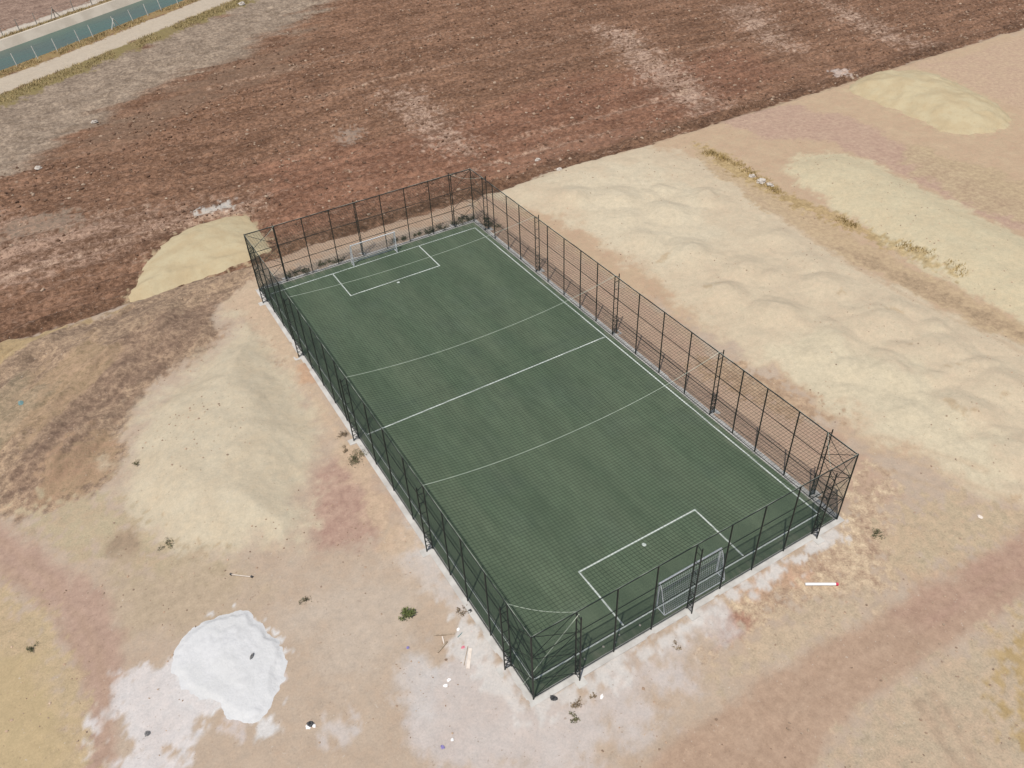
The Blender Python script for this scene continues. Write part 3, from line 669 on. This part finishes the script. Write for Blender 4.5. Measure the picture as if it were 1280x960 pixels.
def sand_mat(name, a, b, c):
    m, nt, bs = new_mat(name); w = N(nt)
    n1 = w.noise(0.5, 5); n2 = w.noise(3.0, 5, 0.65); n3 = w.noise(12, 3, 0.7)
    k = w.mix(w.ramp(n1, 0.35, 0.65), alb(a), alb(b)); k = w.mix(w.ramp(n2, 0.52, 0.72, 0, 0.5), k, alb(c))
    k = w.scale(k, w.math('MULTIPLY_ADD', w.math('SUBTRACT', n3, 0.5), 0.22, 1.0))
    nt.links.new(k, bs.inputs['Base Color']); bs.inputs['Roughness'].default_value = 0.95; bs.inputs['Specular IOR Level'].default_value = 0.1
    nt.links.new(w.bump(n2, 0.35, 0.15), bs.inputs['Normal'])
    return m
M['sand'] = sand_mat('heap_sand', (211, 195, 159), (205, 185, 148), (195, 171, 134))
M['lime'] = sand_mat('lime_powder', (232, 231, 229), (226, 225, 222), (214, 212, 210))
heap('sand_heap', 'tan sand heap between the ploughed field and the far left fence corner', 'sand heap',
     HEAP_A, 1.0, M['sand'], 101, -0.2, 6.0, 0.3, 0.25)
heap('sand_heap', 'oval yellow sand heap beside the ploughed field edge, far from the pitch', 'sand heap',
     HEAP_B, 1.5, M['sand'], 131, -0.1, 7.0, 0.6, 0.6, 0.25)
heap('lime_heap', 'bright white powder heap with ragged edges on the bare ground', 'powder heap',
     HEAP_C, 0.30, M['lime'], 151, -0.1, 4.6, 0.5, 0.20, 0.07, 0.42)

# ---------------------------------------------------------------- canal
def extrude(prof, s0, s1, n, name, mat, kind, loose=0.0):
    ss = np.linspace(s0, s1, n); V = []
    for s in ss:
        for d, z in prof: V.append((CS[0]*s+CN[0]*d, CS[1]*s+CN[1]*d, z+loose*(random.random()-0.5)))
    k = len(prof); F = [[i*k+j, (i+1)*k+j, (i+1)*k+j+1, i*k+j+1] for i in range(n-1) for j in range(k-1)]
    return tag(link(name, raw_mesh(name, np.array(V), np.array(F)[:, ::-1], mat)), kind=kind)
base_z = 0.18
extrude([(105.7, -0.7), (106.0, -0.4), (106.3, -0.4), (107.6, -1.9), (115.9, -1.9), (117.55, base_z+0.02), (118.05, base_z+0.02), (118.15, -0.4)], -320, 420, 149, 'canal_lining', M['canal_concrete'], 'structure', 0.02)
wm, nt, bs = new_mat('canal_water'); w = N(nt)
c = w.mix(w.ramp(w.noise(0.12, 4, 0.6, (0.4, 1, 1)), 0.35, 0.65), (0.078, 0.122, 0.098), (0.084, 0.112, 0.092))
nt.links.new(c, bs.inputs['Base Color']); bs.inputs['Roughness'].default_value = 0.3; bs.inputs['Specular IOR Level'].default_value = 0.12
nt.links.new(w.bump(w.noise(1.6, 4), 0.12, 0.1), bs.inputs['Normal'])
extrude([(106.4, -0.95), (117.1, -0.95)], -320, 420, 20, 'water', wm, 'structure')

M['canal_post'] = simple('pale_post', (0.46, 0.45, 0.40), (0.58, 0.56, 0.50), 3.0, 0.8)
M['wire'] = simple('fence_wire', (0.25, 0.25, 0.24), None, 3.0, 0.5, 0.6)
M['dark_post'] = simple('weathered_post', (0.22, 0.20, 0.17), (0.30, 0.28, 0.24), 3.0, 0.8)
def canal_fence(label, d, s_list, hp, mat, lean, braces):
    s0 = np.mean(s_list); c0 = CS*s0+CN*d
    t = thing('post_and_wire_fence', label, 'fence', (c0[0], c0[1], 0.0))
    pm = MB(); pm.tube((0, 0, -0.3), (lean*CN[0], lean*CN[1], hp), 0.075, 6, 0.06); pm = pm.mesh('post', mat)
    tops = []
    for s in s_list:
        p = CS*(s-s0); z = gz(*(CS*s+CN*d)); tops.append((p[0], p[1], z))
        link('post', pm, t, (p[0], p[1], z), (0, random.uniform(-.05, .05), random.uniform(-.05, .05)))
    for i in braces:
        for e in (-1, 1):
            b = MB(); p = np.array(tops[i]); b.tube(p+np.array([0, 0, hp*0.85]), p+np.array([CS[0]*e*0.9, CS[1]*e*0.9, 0]), 0.06, 6); b.build('brace', mat, t)
    for f in (0.35, 0.65, 0.93):
        b = MB(); b.path([np.array(p)+np.array([lean*CN[0]*f, lean*CN[1]*f, hp*f]) for p in tops], 0.008, 4); b.build('wire', M['wire'], t)
    return t
def s_of(pts): return [float(g(a, b, 0.0)[:2]@CS) for a, b in pts]
sn = s_of([(20, 81), (44, 71), (71, 62), (97, 51), (116, 45), (143, 34), (167, 26), (186, 19), (206, 13), (226, 5)])
sn = [sn[0]-8.4, sn[0]-4.2]+sn+[sn[-1]+4.0, sn[-1]+8.0]
canal_fence('thin wire fence with pale posts along the near edge of the green canal', 105.3, sn, 1.75, M['canal_post'], 0.35, (7,))
sf = s_of([(2, 44), (23, 37), (49, 30), (72, 22), (96, 14), (117, 6), (140, 0)])
sf = [sf[0]-4]+sf+[sf[-1]+4.0, sf[-1]+8]
canal_fence('thin wire fence with brown posts on the grassy bank beyond the canal', 120.1, sf, 1.7, M['dark_post'], 0.1, (4,))

# ---------------------------------------------------------------- clods, stones, dry grass (nobody could count them)
ph = (1+5**0.5)/2
ICO = np.array([(-1, ph, 0), (1, ph, 0), (-1, -ph, 0), (1, -ph, 0), (0, -1, ph), (0, 1, ph), (0, -1, -ph), (0, 1, -ph), (ph, 0, -1), (ph, 0, 1), (-ph, 0, -1), (-ph, 0, 1)])/1.902
IF = np.array([(0, 11, 5), (0, 5, 1), (0, 1, 7), (0, 7, 10), (0, 10, 11), (1, 5, 9), (5, 11, 4), (11, 10, 2), (10, 7, 6), (7, 1, 8), (3, 9, 4), (3, 4, 2), (3, 2, 6), (3, 6, 8), (3, 8, 9), (4, 9, 5), (2, 4, 11), (6, 2, 10), (8, 6, 7), (9, 8, 1)])
def lumps(name, x, y, size, tint, mat, flat=0.65, sink=0.2, zextra=None):
    n = len(x); th = RNG.uniform(0, 6.283, n)
    V = ICO[None]*(1+RNG.uniform(-0.28, 0.28, (n, 12, 1)))
    sx = size*RNG.uniform(0.7, 1.4, n); sy = size*RNG.uniform(0.7, 1.2, n); sz = size*flat*RNG.uniform(0.7, 1.3, n)
    a = V[..., 0]*sx[:, None]; b = V[..., 1]*sy[:, None]
    z = ground_h(x, y)+(rough_h(x, y) if zextra is None else zextra)
    P = np.stack([a*np.cos(th)[:, None]-b*np.sin(th)[:, None]+x[:, None], a*np.sin(th)[:, None]+b*np.cos(th)[:, None]+y[:, None], V[..., 2]*sz[:, None]+(z+sz*(0.5-sink))[:, None]], -1)
    F = (np.arange(n)*12)[:, None, None]+IF[None]
    me = raw_mesh(name, P.reshape(-1, 3), F.reshape(-1, 3), mat)
    at = me.attributes.new('tint', 'FLOAT', 'POINT'); at.data.foreach_set('value', np.repeat(tint, 12).astype(np.float32))
    return tag(link(name, me), kind='stuff')
def in_view(x, y, m=30):
    p = np.stack([x-CAM[0], y-CAM[1], np.full_like(x, -CAM[2])], -1); dz = p@_fw
    u = 640+FPX*(p@_r2)/dz; v = 480-FPX*(p@_u2)/dz
    return (dz > 0) & (u > -90-m) & (u < 1370+m) & (v > -60) & (v < 1020)
x = RNG.uniform(-35, 130, 60000); y = RNG.uniform(47.6, 165, 60000)
m = in_view(x, y) & (canal_d(x, y) < 92)
FAL = gp([(-160, 280), (-60, 232), (0, 208), (60, 182), (150, 128), (220, 92), (330, 52), (400, 0), (520, -80), (380, -80), (300, 0), (200, 40), (60, 92), (-80, 140), (-200, 200)], -0.2)
HEAPS = [gp(HEAP_A, -0.2)]
m &= (sdf(FAL, x, y) > 0.5)
for hp_ in HEAPS: m &= sdf(hp_, x, y) > 0.3
dens = vnoise(x*0.08, y*0.2, 91)*0.6+vnoise(x*0.4, y*0.5, 92)*0.5
m &= dens > RNG.uniform(0.25, 0.85, len(x)); x, y = x[m], y[m]
sz = 0.05+0.16*RNG.random(len(x))**2.8
M['clod'] = simple('soil_clod', alb((134, 106, 86)), alb((112, 84, 66)), 0.6, 0.95, tint=True, pale=alb((196, 172, 148)))
lumps('soil_clods', x, y, sz, np.where(RNG.random(len(x)) < 0.30, RNG.uniform(1.4, 1.9, len(x)), RNG.uniform(0.8, 1.3, len(x))), M['clod'])
x = RNG.uniform(-26, 60, 22000); y = RNG.uniform(-18, 46, 22000)
m = in_view(x, y) & ~((x > -0.8) & (x < W+0.8) & (y > -0.8) & (y < L+0.8))
m &= vnoise(x*0.25, y*0.25, 95) > RNG.uniform(0.3, 0.95, len(x)); x, y = x[m], y[m]
M['pebble'] = simple('pebble', alb((196, 172, 148)), alb((178, 150, 126)), 0.8, 0.95, tint=True)
lumps('pebbles', x, y, 0.015+0.055*RNG.random(len(x))**4, RNG.uniform(0.6, 1.35, len(x)), M['pebble'])

def blades(x, y, h, spread, nb, width):
    n = len(x); tot = n*nb
    bx = np.repeat(x, nb)+RNG.normal(0, 1, tot)*np.repeat(spread, nb); by = np.repeat(y, nb)+RNG.normal(0, 1, tot)*np.repeat(spread, nb)
    hz = np.repeat(h, nb)*RNG.uniform(0.5, 1.2, tot); th = RNG.uniform(0, 6.283, tot); ln = RNG.uniform(0.2, 0.8, tot)*hz; wd = width*RNG.uniform(0.6, 1.4, tot)
    z = ground_h(bx, by)-0.02
    dx, dy = np.cos(th), np.sin(th)
    P = np.zeros((tot, 3, 3))
    P[:, 0] = np.stack([bx-dy*wd, by+dx*wd, z], -1); P[:, 1] = np.stack([bx+dy*wd, by-dx*wd, z], -1); P[:, 2] = np.stack([bx+dx*ln, by+dy*ln, z+hz], -1)
    return P.reshape(-1, 3), np.arange(tot*3).reshape(-1, 3), tot
def dry_grass(name, x, y, h, spread, nb, width, mat):
    V, F, tot = blades(x, y, h, spread, nb, width)
    me = raw_mesh(name, V, F, mat); at = me.attributes.new('tint', 'FLOAT', 'POINT')
    at.data.foreach_set('value', np.repeat(RNG.uniform(0.6, 1.4, tot), 3).astype(np.float32))
    return tag(link(name, me), kind='stuff')
M['straw'] = simple('dry_grass', alb((202, 178, 130)), alb((180, 160, 114)), 0.35, 0.9, tint=True)
xs_, ys_, hs_ = [], [], []
def along(d0, d1, n, hh):
    s = RNG.uniform(-5+40, 170, n); s = RNG.uniform(20, 170, n); d = RNG.uniform(d0, d1, n)
    px = CS[0]*s+CN[0]*d; py = CS[1]*s+CN[1]*d
    k = in_view(px, py) & (vnoise(px*0.3, py*0.3, 97) > 0.3)
    xs_.append(px[k]); ys_.append(py[k]); hs_.append(np.full(k.sum(), hh))
along(94.8, 97.6, 3000, 0.32); along(103.5, 105.7, 2800, 0.3); along(118.2, 120.1, 2400, 0.45)
dry_grass('dry_grass', np.concatenate(xs_), np.concatenate(ys_), np.concatenate(hs_), np.full(sum(map(len, xs_)), 0.22), 7, 0.035, M['straw'])
# straw along the low ridge in the sand
rl = gp([(880, 188), (920, 205), (965, 236), (1012, 258), (1050, 274), (1100, 298), (1150, 320), (1200, 346)])
t = RNG.uniform(0, len(rl)-1, 420); i = np.floor(t).astype(int); f = t-i
px = rl[i, 0]*(1-f)+rl[i+1, 0]*f+RNG.normal(0, .25, len(t)); py = rl[i, 1]*(1-f)+rl[i+1, 1]*f+RNG.normal(0, .25, len(t))
k = vnoise(px*0.35, py*0.35, 99) > 0.42
M['straw_dark'] = simple('dry_weed', alb((186, 158, 100)), alb((158, 136, 88)), 0.8, 0.9, tint=True)
dry_grass('dry_grass', px[k], py[k], np.full(k.sum(), 0.22), np.full(k.sum(), 0.22), 11, 0.03, M['straw_dark'])

# ---------------------------------------------------------------- bush and weeds, each with its own stems and leaves
def plant(name, label, cat, loc, r, hgt, nleaf, leaf, cols, seed, group=None, gaps=0.35, stem_col=(0.12, 0.09, 0.05)):
    rg = np.random.default_rng(seed)
    t = thing(name, label, cat, (loc[0], loc[1], gz(loc[0], loc[1])), 0, group)
    b = MB(); tips = []
    for k in range(max(5, nleaf//60)):
        a = rg.uniform(0, 6.283); q = rg.uniform(0.3, 0.95)
        tip = np.array([math.cos(a)*r*q, math.sin(a)*r*q, hgt*(1.05-0.6*q)*rg.uniform(0.7, 1.1)]); tips.append(tip)
        b.tube((0, 0, -0.03), tip*0.5+np.array([0, 0, hgt*0.1]), 0.012, 5, 0.009); b.tube(tip*0.5+np.array([0, 0, hgt*0.1]), tip, 0.009, 5, 0.004)
    b.build('stems', M.setdefault('stem', simple('stem', stem_col, None, 3, 0.9)), t)
    tips = np.array(tips); P = []; ti = []
    for k in range(nleaf):
        c = tips[rg.integers(len(tips))]*rg.uniform(0.45, 1.05)+rg.normal(0, r*0.16, 3)*np.array([1, 1, 0.7]); c[2] = max(0.02, c[2])
        d = rg.normal(0, 1, 3); d[2] = abs(d[2])*0.5+0.1; d /= np.linalg.norm(d); e = np.cross(d, rg.normal(0, 1, 3)); e /= np.linalg.norm(e)
        s = leaf*rg.uniform(0.6, 1.3)
        P += [c-d*s, c+e*s*0.45, c+d*s, c-e*s*0.45]; ti += [rg.uniform(0.6, 1.4)]*4
    me = raw_mesh('leaves', np.array(P), np.arange(len(P)).reshape(-1, 4), cols)
    at = me.attributes.new('tint', 'FLOAT', 'POINT'); at.data.foreach_set('value', np.array(ti, np.float32))
    link('leaves', me, t)
    return t
M['leaf'] = simple('bush_leaf', (0.10, 0.13, 0.040), (0.16, 0.17, 0.065), 5.0, 0.7, tint=True)
M['olive'] = simple('weed_leaf', (0.10, 0.105, 0.055), (0.17, 0.15, 0.085), 4.0, 0.8, tint=True)
M['brown'] = simple('dead_weed', (0.17, 0.125, 0.08), (0.25, 0.19, 0.12), 4.0, 0.9, tint=True)
M['dark'] = simple('fence_weed', (0.05, 0.06, 0.035), (0.10, 0.10, 0.06), 4.0, 0.9, tint=True)
plant('bush', 'round green bush standing alone on the bare ground left of the pitch', 'bush', g(510, 770), 0.42, 0.5, 620, 0.055, M['leaf'], 1)
for px, py, r, hg, n, mt, lb in [
    (446, 573, 0.72, 0.4, 520, 'olive', 'larger olive weed clump against the left kerb, below a fence footing'),
    (429, 543, 0.5, 0.3, 200, 'brown', 'sparse dry weed just above the olive clump by the left fence'),
    (432, 562, 0.4, 0.2, 120, 'brown', 'small brittle weed between the two clumps by the left fence'),
    (718, 880, 0.42, 0.2, 170, 'brown', 'scraggly brown weed on the dust in front of the near kerb'),
    (716, 897, 0.30, 0.2, 130, 'olive', 'small yellow green weed just in front of the scraggly brown one'),
    (743, 873, 0.26, 0.15, 90, 'brown', 'low brown weed right of the scraggly one, beside a white scrap'),
    (578, 766, 0.5, 0.22, 200, 'brown', 'dry brown weed by the left kerb above the red litter'),
    (846, 808, 0.3, 0.15, 90, 'brown', 'small grey brown weed in the pale dust below the front goal'),
    (1092, 668, 0.55, 0.25, 170, 'olive', 'grey green weed on the reddish soil right of the near right fence corner'),
    (208, 682, 0.5, 0.2, 130, 'olive', 'thin weed on the lower rim of the left sand spread'),
    (172, 583, 0.3, 0.3, 90, 'olive', 'tiny weed on the left edge of the left sand spread'),
    (40, 810, 0.35, 0.25, 110, 'olive', 'dark weed at the straw coloured patch in the lower left corner'),
    (378, 752, 0.5, 0.2, 80, 'olive', 'faint straggling weed right of and above the white powder heap')]:
    plant('weed', lb, 'weed', g(px, py), r, hg, n, 0.05, M[mt], int(px), 'weeds scattered over the bare ground')
fw_spots = [(2.9, 42.65), (3.5, 42.8), (4.2, 42.6), (6.4, 42.6), (12.5, 42.7), (15.6, 42.6), (18.3, 42.6), (19.9, 42.5), (20.7, 40.8), (5.6, 42.7), (7.4, 42.6), (13.2, 42.6), (14.6, 42.7), (16.4, 42.75), (17.0, 42.6), (18.9, 42.7), (19.6, 42.9), (20.9, 41.4), (21.0, 39.9)]
for i, (a, c) in enumerate(fw_spots):
    plant('weed', 'dark weed tuft in the row along the outside of the far end fence', 'weed', (a, c), random.uniform(0.5, 0.8), random.uniform(0.3, 0.5), 200, 0.06, M['dark' if i % 3 else 'olive'], 300+i, 'weeds along the far fence')

# ---------------------------------------------------------------- left lying about
M['red'] = simple('red_plastic', (0.45, 0.02, 0.05), (0.55, 0.05, 0.09), 6, 0.4)
M['pink'] = simple('pink_wrapper', (0.55, 0.12, 0.18), (0.6, 0.3, 0.32), 6, 0.6)
M['white_pl'] = simple('white_plastic', (0.72, 0.7, 0.68), (0.8, 0.79, 0.77), 6, 0.4)
M['teal'] = simple('teal_plastic', (0.10, 0.19, 0.19), (0.17, 0.25, 0.24), 6, 0.5)
M['wood'] = simple('weathered_wood', (0.26, 0.20, 0.14), (0.38, 0.30, 0.22), 5, 0.85)
M['palewood'] = simple('pale_board', (0.6, 0.52, 0.44), (0.68, 0.6, 0.52), 5, 0.8)
M['charcoal'] = simple('dark_plastic', (0.035, 0.036, 0.038), (0.07, 0.07, 0.07), 9, 0.6)
M['grey'] = simple('grey_rag', (0.12, 0.12, 0.12), (0.2, 0.19, 0.18), 9, 0.8)
M['violet'] = simple('violet_wrapper', (0.18, 0.16, 0.35), (0.26, 0.22, 0.42), 6, 0.5)
M['stone'] = simple('pale_stone', (0.42, 0.37, 0.32), (0.52, 0.47, 0.41), 3, 0.9, bump=0.4)

def crumple(name, label, cat, px, py, size, mat, seed, group=None, flat=0.4):
    rg = np.random.default_rng(seed); p = g(px, py)
    nU, nV = 9, 6; V = []; F = []
    for j in range(nV+1):
        for i in range(nU):
            a = i/nU*6.283; e = j/nV*math.pi/2; rr = 1+rg.uniform(-.3, .3)
            V.append((math.cos(a)*math.cos(e)*size[0]*rr, math.sin(a)*math.cos(e)*size[1]*rr, math.sin(e)*size[2]*rr-0.01))
    for j in range(nV):
        for i in range(nU): F.append((j*nU+i, j*nU+(i+1) % nU, (j+1)*nU+(i+1) % nU, (j+1)*nU+i))
    o = link(name, raw_mesh(name, np.array(V), np.array(F), mat), None, (p[0], p[1], gz(p[0], p[1])+0.03), (0, 0, rg.uniform(0, 3)))
    return tag(o, label, cat, group)
def bar(name, label, cat, a, b, wd, th, mat, group=None, round_=False, lift=0.05):
    p = g(*a); q = g(*b); c = (p+q)/2; ln = np.linalg.norm((q-p)[:2]); rz = math.atan2(q[1]-p[1], q[0]-p[0])
    m = MB()
    if round_: m.tube((-ln/2, 0, 0), (ln/2, 0, 0), wd/2, 12)
    else: m.box((0, 0, 0), (ln, wd, th))
    o = m.build(name, mat, None, (c[0], c[1], gz(c[0], c[1])+lift), (0, random.uniform(-.02, .02), rz))
    return tag(o, label, cat, group)
# white pipe with a red cap at its right end
p, q = g(1006, 731.5), g(1046, 731.5); c = (p+q)/2; ln = np.linalg.norm((q-p)[:2]); rz = math.atan2(q[1]-p[1], q[0]-p[0])
t = thing('pipe', 'white plastic pipe with a red end cap lying on the reddish soil', 'pipe', (c[0], c[1], gz(c[0], c[1])+0.11), rz)
m = MB(); m.tube((-ln/2, 0, 0), (ln/2-0.08, 0, 0), 0.075, 14); m.build('tube', M['white_pl'], t)
m = MB(); m.tube((ln/2-0.08, 0, 0), (ln/2+0.05, 0, 0), 0.085, 14); m.build('end_cap', M['red'], t)
bar('plank', 'slim pale wooden plank lying flat left of the red litter', 'plank', (542, 794.5), (568, 792.5), 0.07, 0.05, M['wood'])
bar('plank', 'short pale lath touching the slim plank, pointing towards the camera', 'plank', (553, 796), (555, 805), 0.06, 0.04, M['palewood'])
bar('plank', 'dark wooden stick lying below the slim plank, near the red litter', 'plank', (547, 816), (559, 802), 0.09, 0.07, M['wood'])
bar('board', 'wide white board on the dust between the red litter and the near left kerb', 'board', (585, 836), (588, 811), 0.17, 0.04, M['palewood'])
bar('rod', 'thin brown rod beside the wide white board', 'rod', (580, 832), (585, 808), 0.035, 0.035, M['wood'], None, True)
bar('rod', 'thin dark rod left of the brighter red wrapper, on the dust', 'rod', (572, 797), (578, 791), 0.045, 0.04, M['teal'], None, True)
t = thing('rod', 'thin rod with a dark block at each end, above the white powder heap', 'rod', tuple(g(302, 720.5)+np.array([0, 0, 0.04])))
p0 = g(302, 720.5); p, q = g(289, 719)-p0, g(315, 722)-p0; p[2] = q[2] = 0.03
m = MB(); m.tube(p, q, 0.02, 8); m.build('shaft', M['palewood'], t)
for e in (p, q):
    m = MB(); m.box(e+np.array([0, 0, 0.03]), (0.10, 0.09, 0.08), 0.4); m.build('end_block', M['charcoal'], t)
crumple('wrapper', 'bright crimson wrapper near the left kerb, larger of the two red ones', 'litter', 590, 790, (0.15, 0.11, 0.09), M['red'], 1)
crumple('wrapper', 'smaller pinkish red wrapper just above the wide white board', 'litter', 579, 809, (0.12, 0.09, 0.06), M['pink'], 2)
crumple('plastic_sheet', 'teal scrap of plastic beside the crimson wrapper', 'litter', 581, 786, (0.20, 0.12, 0.05), M['teal'], 3)
crumple('paper_scrap', 'round cream paper scrap just left of the teal plastic', 'litter', 573, 787, (0.10, 0.09, 0.06), M['white_pl'], 4)
crumple('rag', 'dark rag pushed against the left kerb above the red litter', 'litter', 588.5, 765, (0.14, 0.2, 0.14), M['charcoal'], 5)
crumple('rubbish_bag', 'dark grey lump of rubbish beside the cage corner nearest the camera', 'rubbish', 692, 874, (0.22, 0.17, 0.16), M['charcoal'], 6)
t = thing('rubbish_bag', 'half white half black torn bag on bare ground right of the powder heap', 'rubbish', tuple(g(388, 907)+np.array([0, 0, 0.02])))
for mt, off, s in (('charcoal', (0.02, 0.05, 0.02), (0.17, 0.13, 0.12)), ('white_pl', (-0.12, -0.02, 0), (0.12, 0.1, 0.06)), ('white_pl', (0.14, -0.1, 0), (0.11, 0.07, 0.05))):
    o = crumple('torn_piece', None, None, 388, 907, s, M[mt], hash(off) % 1000); o.parent = t; o.location = off
crumple('wrapper', 'violet wrapper alone on the bare ground at the bottom of the view', 'litter', 553, 934, (0.08, 0.1, 0.06), M['violet'], 7)
crumple('wrapper', 'tiny violet scrap left of the dark wooden stick', 'litter', 510, 809.5, (0.07, 0.08, 0.05), M['violet'], 8)
crumple('plastic_sheet', 'blue grey plastic scrap on the brown soil bank', 'litter', 33, 516, (0.30, 0.16, 0.08), M['teal'], 9)
crumple('rag', 'small grey rag on the right part of the white powder heap', 'litter', 316, 823, (0.06, 0.17, 0.08), M['grey'], 10).location.z += 0.2
crumple('rag', 'crumpled grey rag on the thin white dust left of the powder heap', 'litter', 184, 917, (0.13, 0.12, 0.08), M['grey'], 11)
crumple('paper_scrap', 'white scrap beside the low brown weed in front of the near kerb', 'litter', 752, 871, (0.08, 0.14, 0.04), M['white_pl'], 12)
crumple('paper_scrap', 'upper of two white scraps on the grey dust left of the near cage corner', 'litter', 561, 850, (0.09, 0.09, 0.05), M['white_pl'], 13)
crumple('paper_scrap', 'lower of two white scraps on the grey dust left of the near cage corner', 'litter', 557, 857, (0.11, 0.08, 0.05), M['white_pl'], 14)
crumple('paper_scrap', 'white scrap on the ground along the bottom edge, right of the violet wrapper', 'litter', 565.5, 925, (0.07, 0.07, 0.05), M['white_pl'], 15)
crumple('plastic_sheet', 'whitish plastic scraps beside the dirt road right of the cage', 'litter', 1225, 646, (0.14, 0.12, 0.05), M['palewood'], 16)
for px, py, s, lb in [(672, 194, 0.34, 'single pale boulder on the ploughed field beyond the far right cage corner'), (699, 213, 0.3, 'pale rock at the field edge beyond the far right cage corner'),
                      (952, 228, 0.5, 'larger white rock in the row where the straw ridge begins'), (940, 221, 0.35, 'smaller white rock just behind the larger one on the straw ridge'), (962, 232, 0.35, 'white rock in front of the larger one on the straw ridge'),
                      (45, 204, 0.4, 'white rock on the fallow strip near the left edge'), (302, 4, 0.6, 'white rock on the canal road near the top edge'), (116, 146.5, 0.4, 'pale rock on the fallow strip between canal road and ploughed field')]:
    crumple('rock', lb, 'rock', px, py, (s, s*0.8, s*0.6), M['stone'], int(px), 'pale rocks lying about')
for k, (a, c) in enumerate([(3.2, 0.42), (4.35, 0.5), (5.0, 0.36), (5.4, 0.6), (6.6, 0.5), (7.5, 0.62)]):
    o = crumple('stone', 'small pale stone on the turf strip between the front goal line and fence', 'stone', 700, 800, (0.05, 0.045, 0.04), M['stone'], 500+k, 'stones on the turf by the near fence'); o.location = (a, c, 0.01)

# ---------------------------------------------------------------- light, sky, camera
SUN_EL, SAZ = rad(65.2), math.atan2(-0.657, -0.754)      # the sun stands over -x,-y
sd = np.array([math.cos(SUN_EL)*math.cos(SAZ), math.cos(SUN_EL)*math.sin(SAZ), math.sin(SUN_EL)])
sl = bpy.data.lights.new('sun', 'SUN'); sl.energy = 4.0; sl.angle = rad(0.53); sl.color = (1.0, 0.965, 0.91)
so = bpy.data.objects.new('sun', sl); C.objects.link(so)
so.rotation_euler = Vector(tuple(sd)).to_track_quat('Z', 'Y').to_euler(); so.location = (0, 0, 80)
wd = bpy.data.worlds.new('World'); bpy.context.scene.world = wd; wd.use_nodes = True
nt = wd.node_tree; nt.nodes.clear()
o = nt.nodes.new('ShaderNodeOutputWorld'); bg = nt.nodes.new('ShaderNodeBackground'); sky = nt.nodes.new('ShaderNodeTexSky')
sky.sky_type = 'NISHITA'; sky.sun_disc = False; sky.sun_elevation = SUN_EL; sky.sun_rotation = math.atan2(sd[0], sd[1])
sky.dust_density = 2.0; sky.air_density = 1.0
bg.inputs[1].default_value = 0.10
nt.links.new(sky.outputs[0], bg.inputs[0]); nt.links.new(bg.outputs[0], o.inputs[0])

cam = bpy.data.cameras.new('camera'); cam.sensor_width = 36; cam.lens = FPX/1280*36; cam.clip_end = 3000; cam.clip_start = 0.5
co = bpy.data.objects.new('camera', cam); C.objects.link(co)
Rm = Matrix((tuple(_r2), tuple(_u2), tuple(-_fw))).transposed()
co.matrix_world = Matrix.Translation(Vector(tuple(CAM))) @ Rm.to_4x4()
sc = bpy.context.scene; sc.camera = co
sc.view_settings.view_transform = 'Standard'; sc.view_settings.look = 'None'; sc.view_settings.gamma = 1.0
sc.view_settings.exposure = 0.0
sc.render.resolution_x = 1024; sc.render.resolution_y = 768
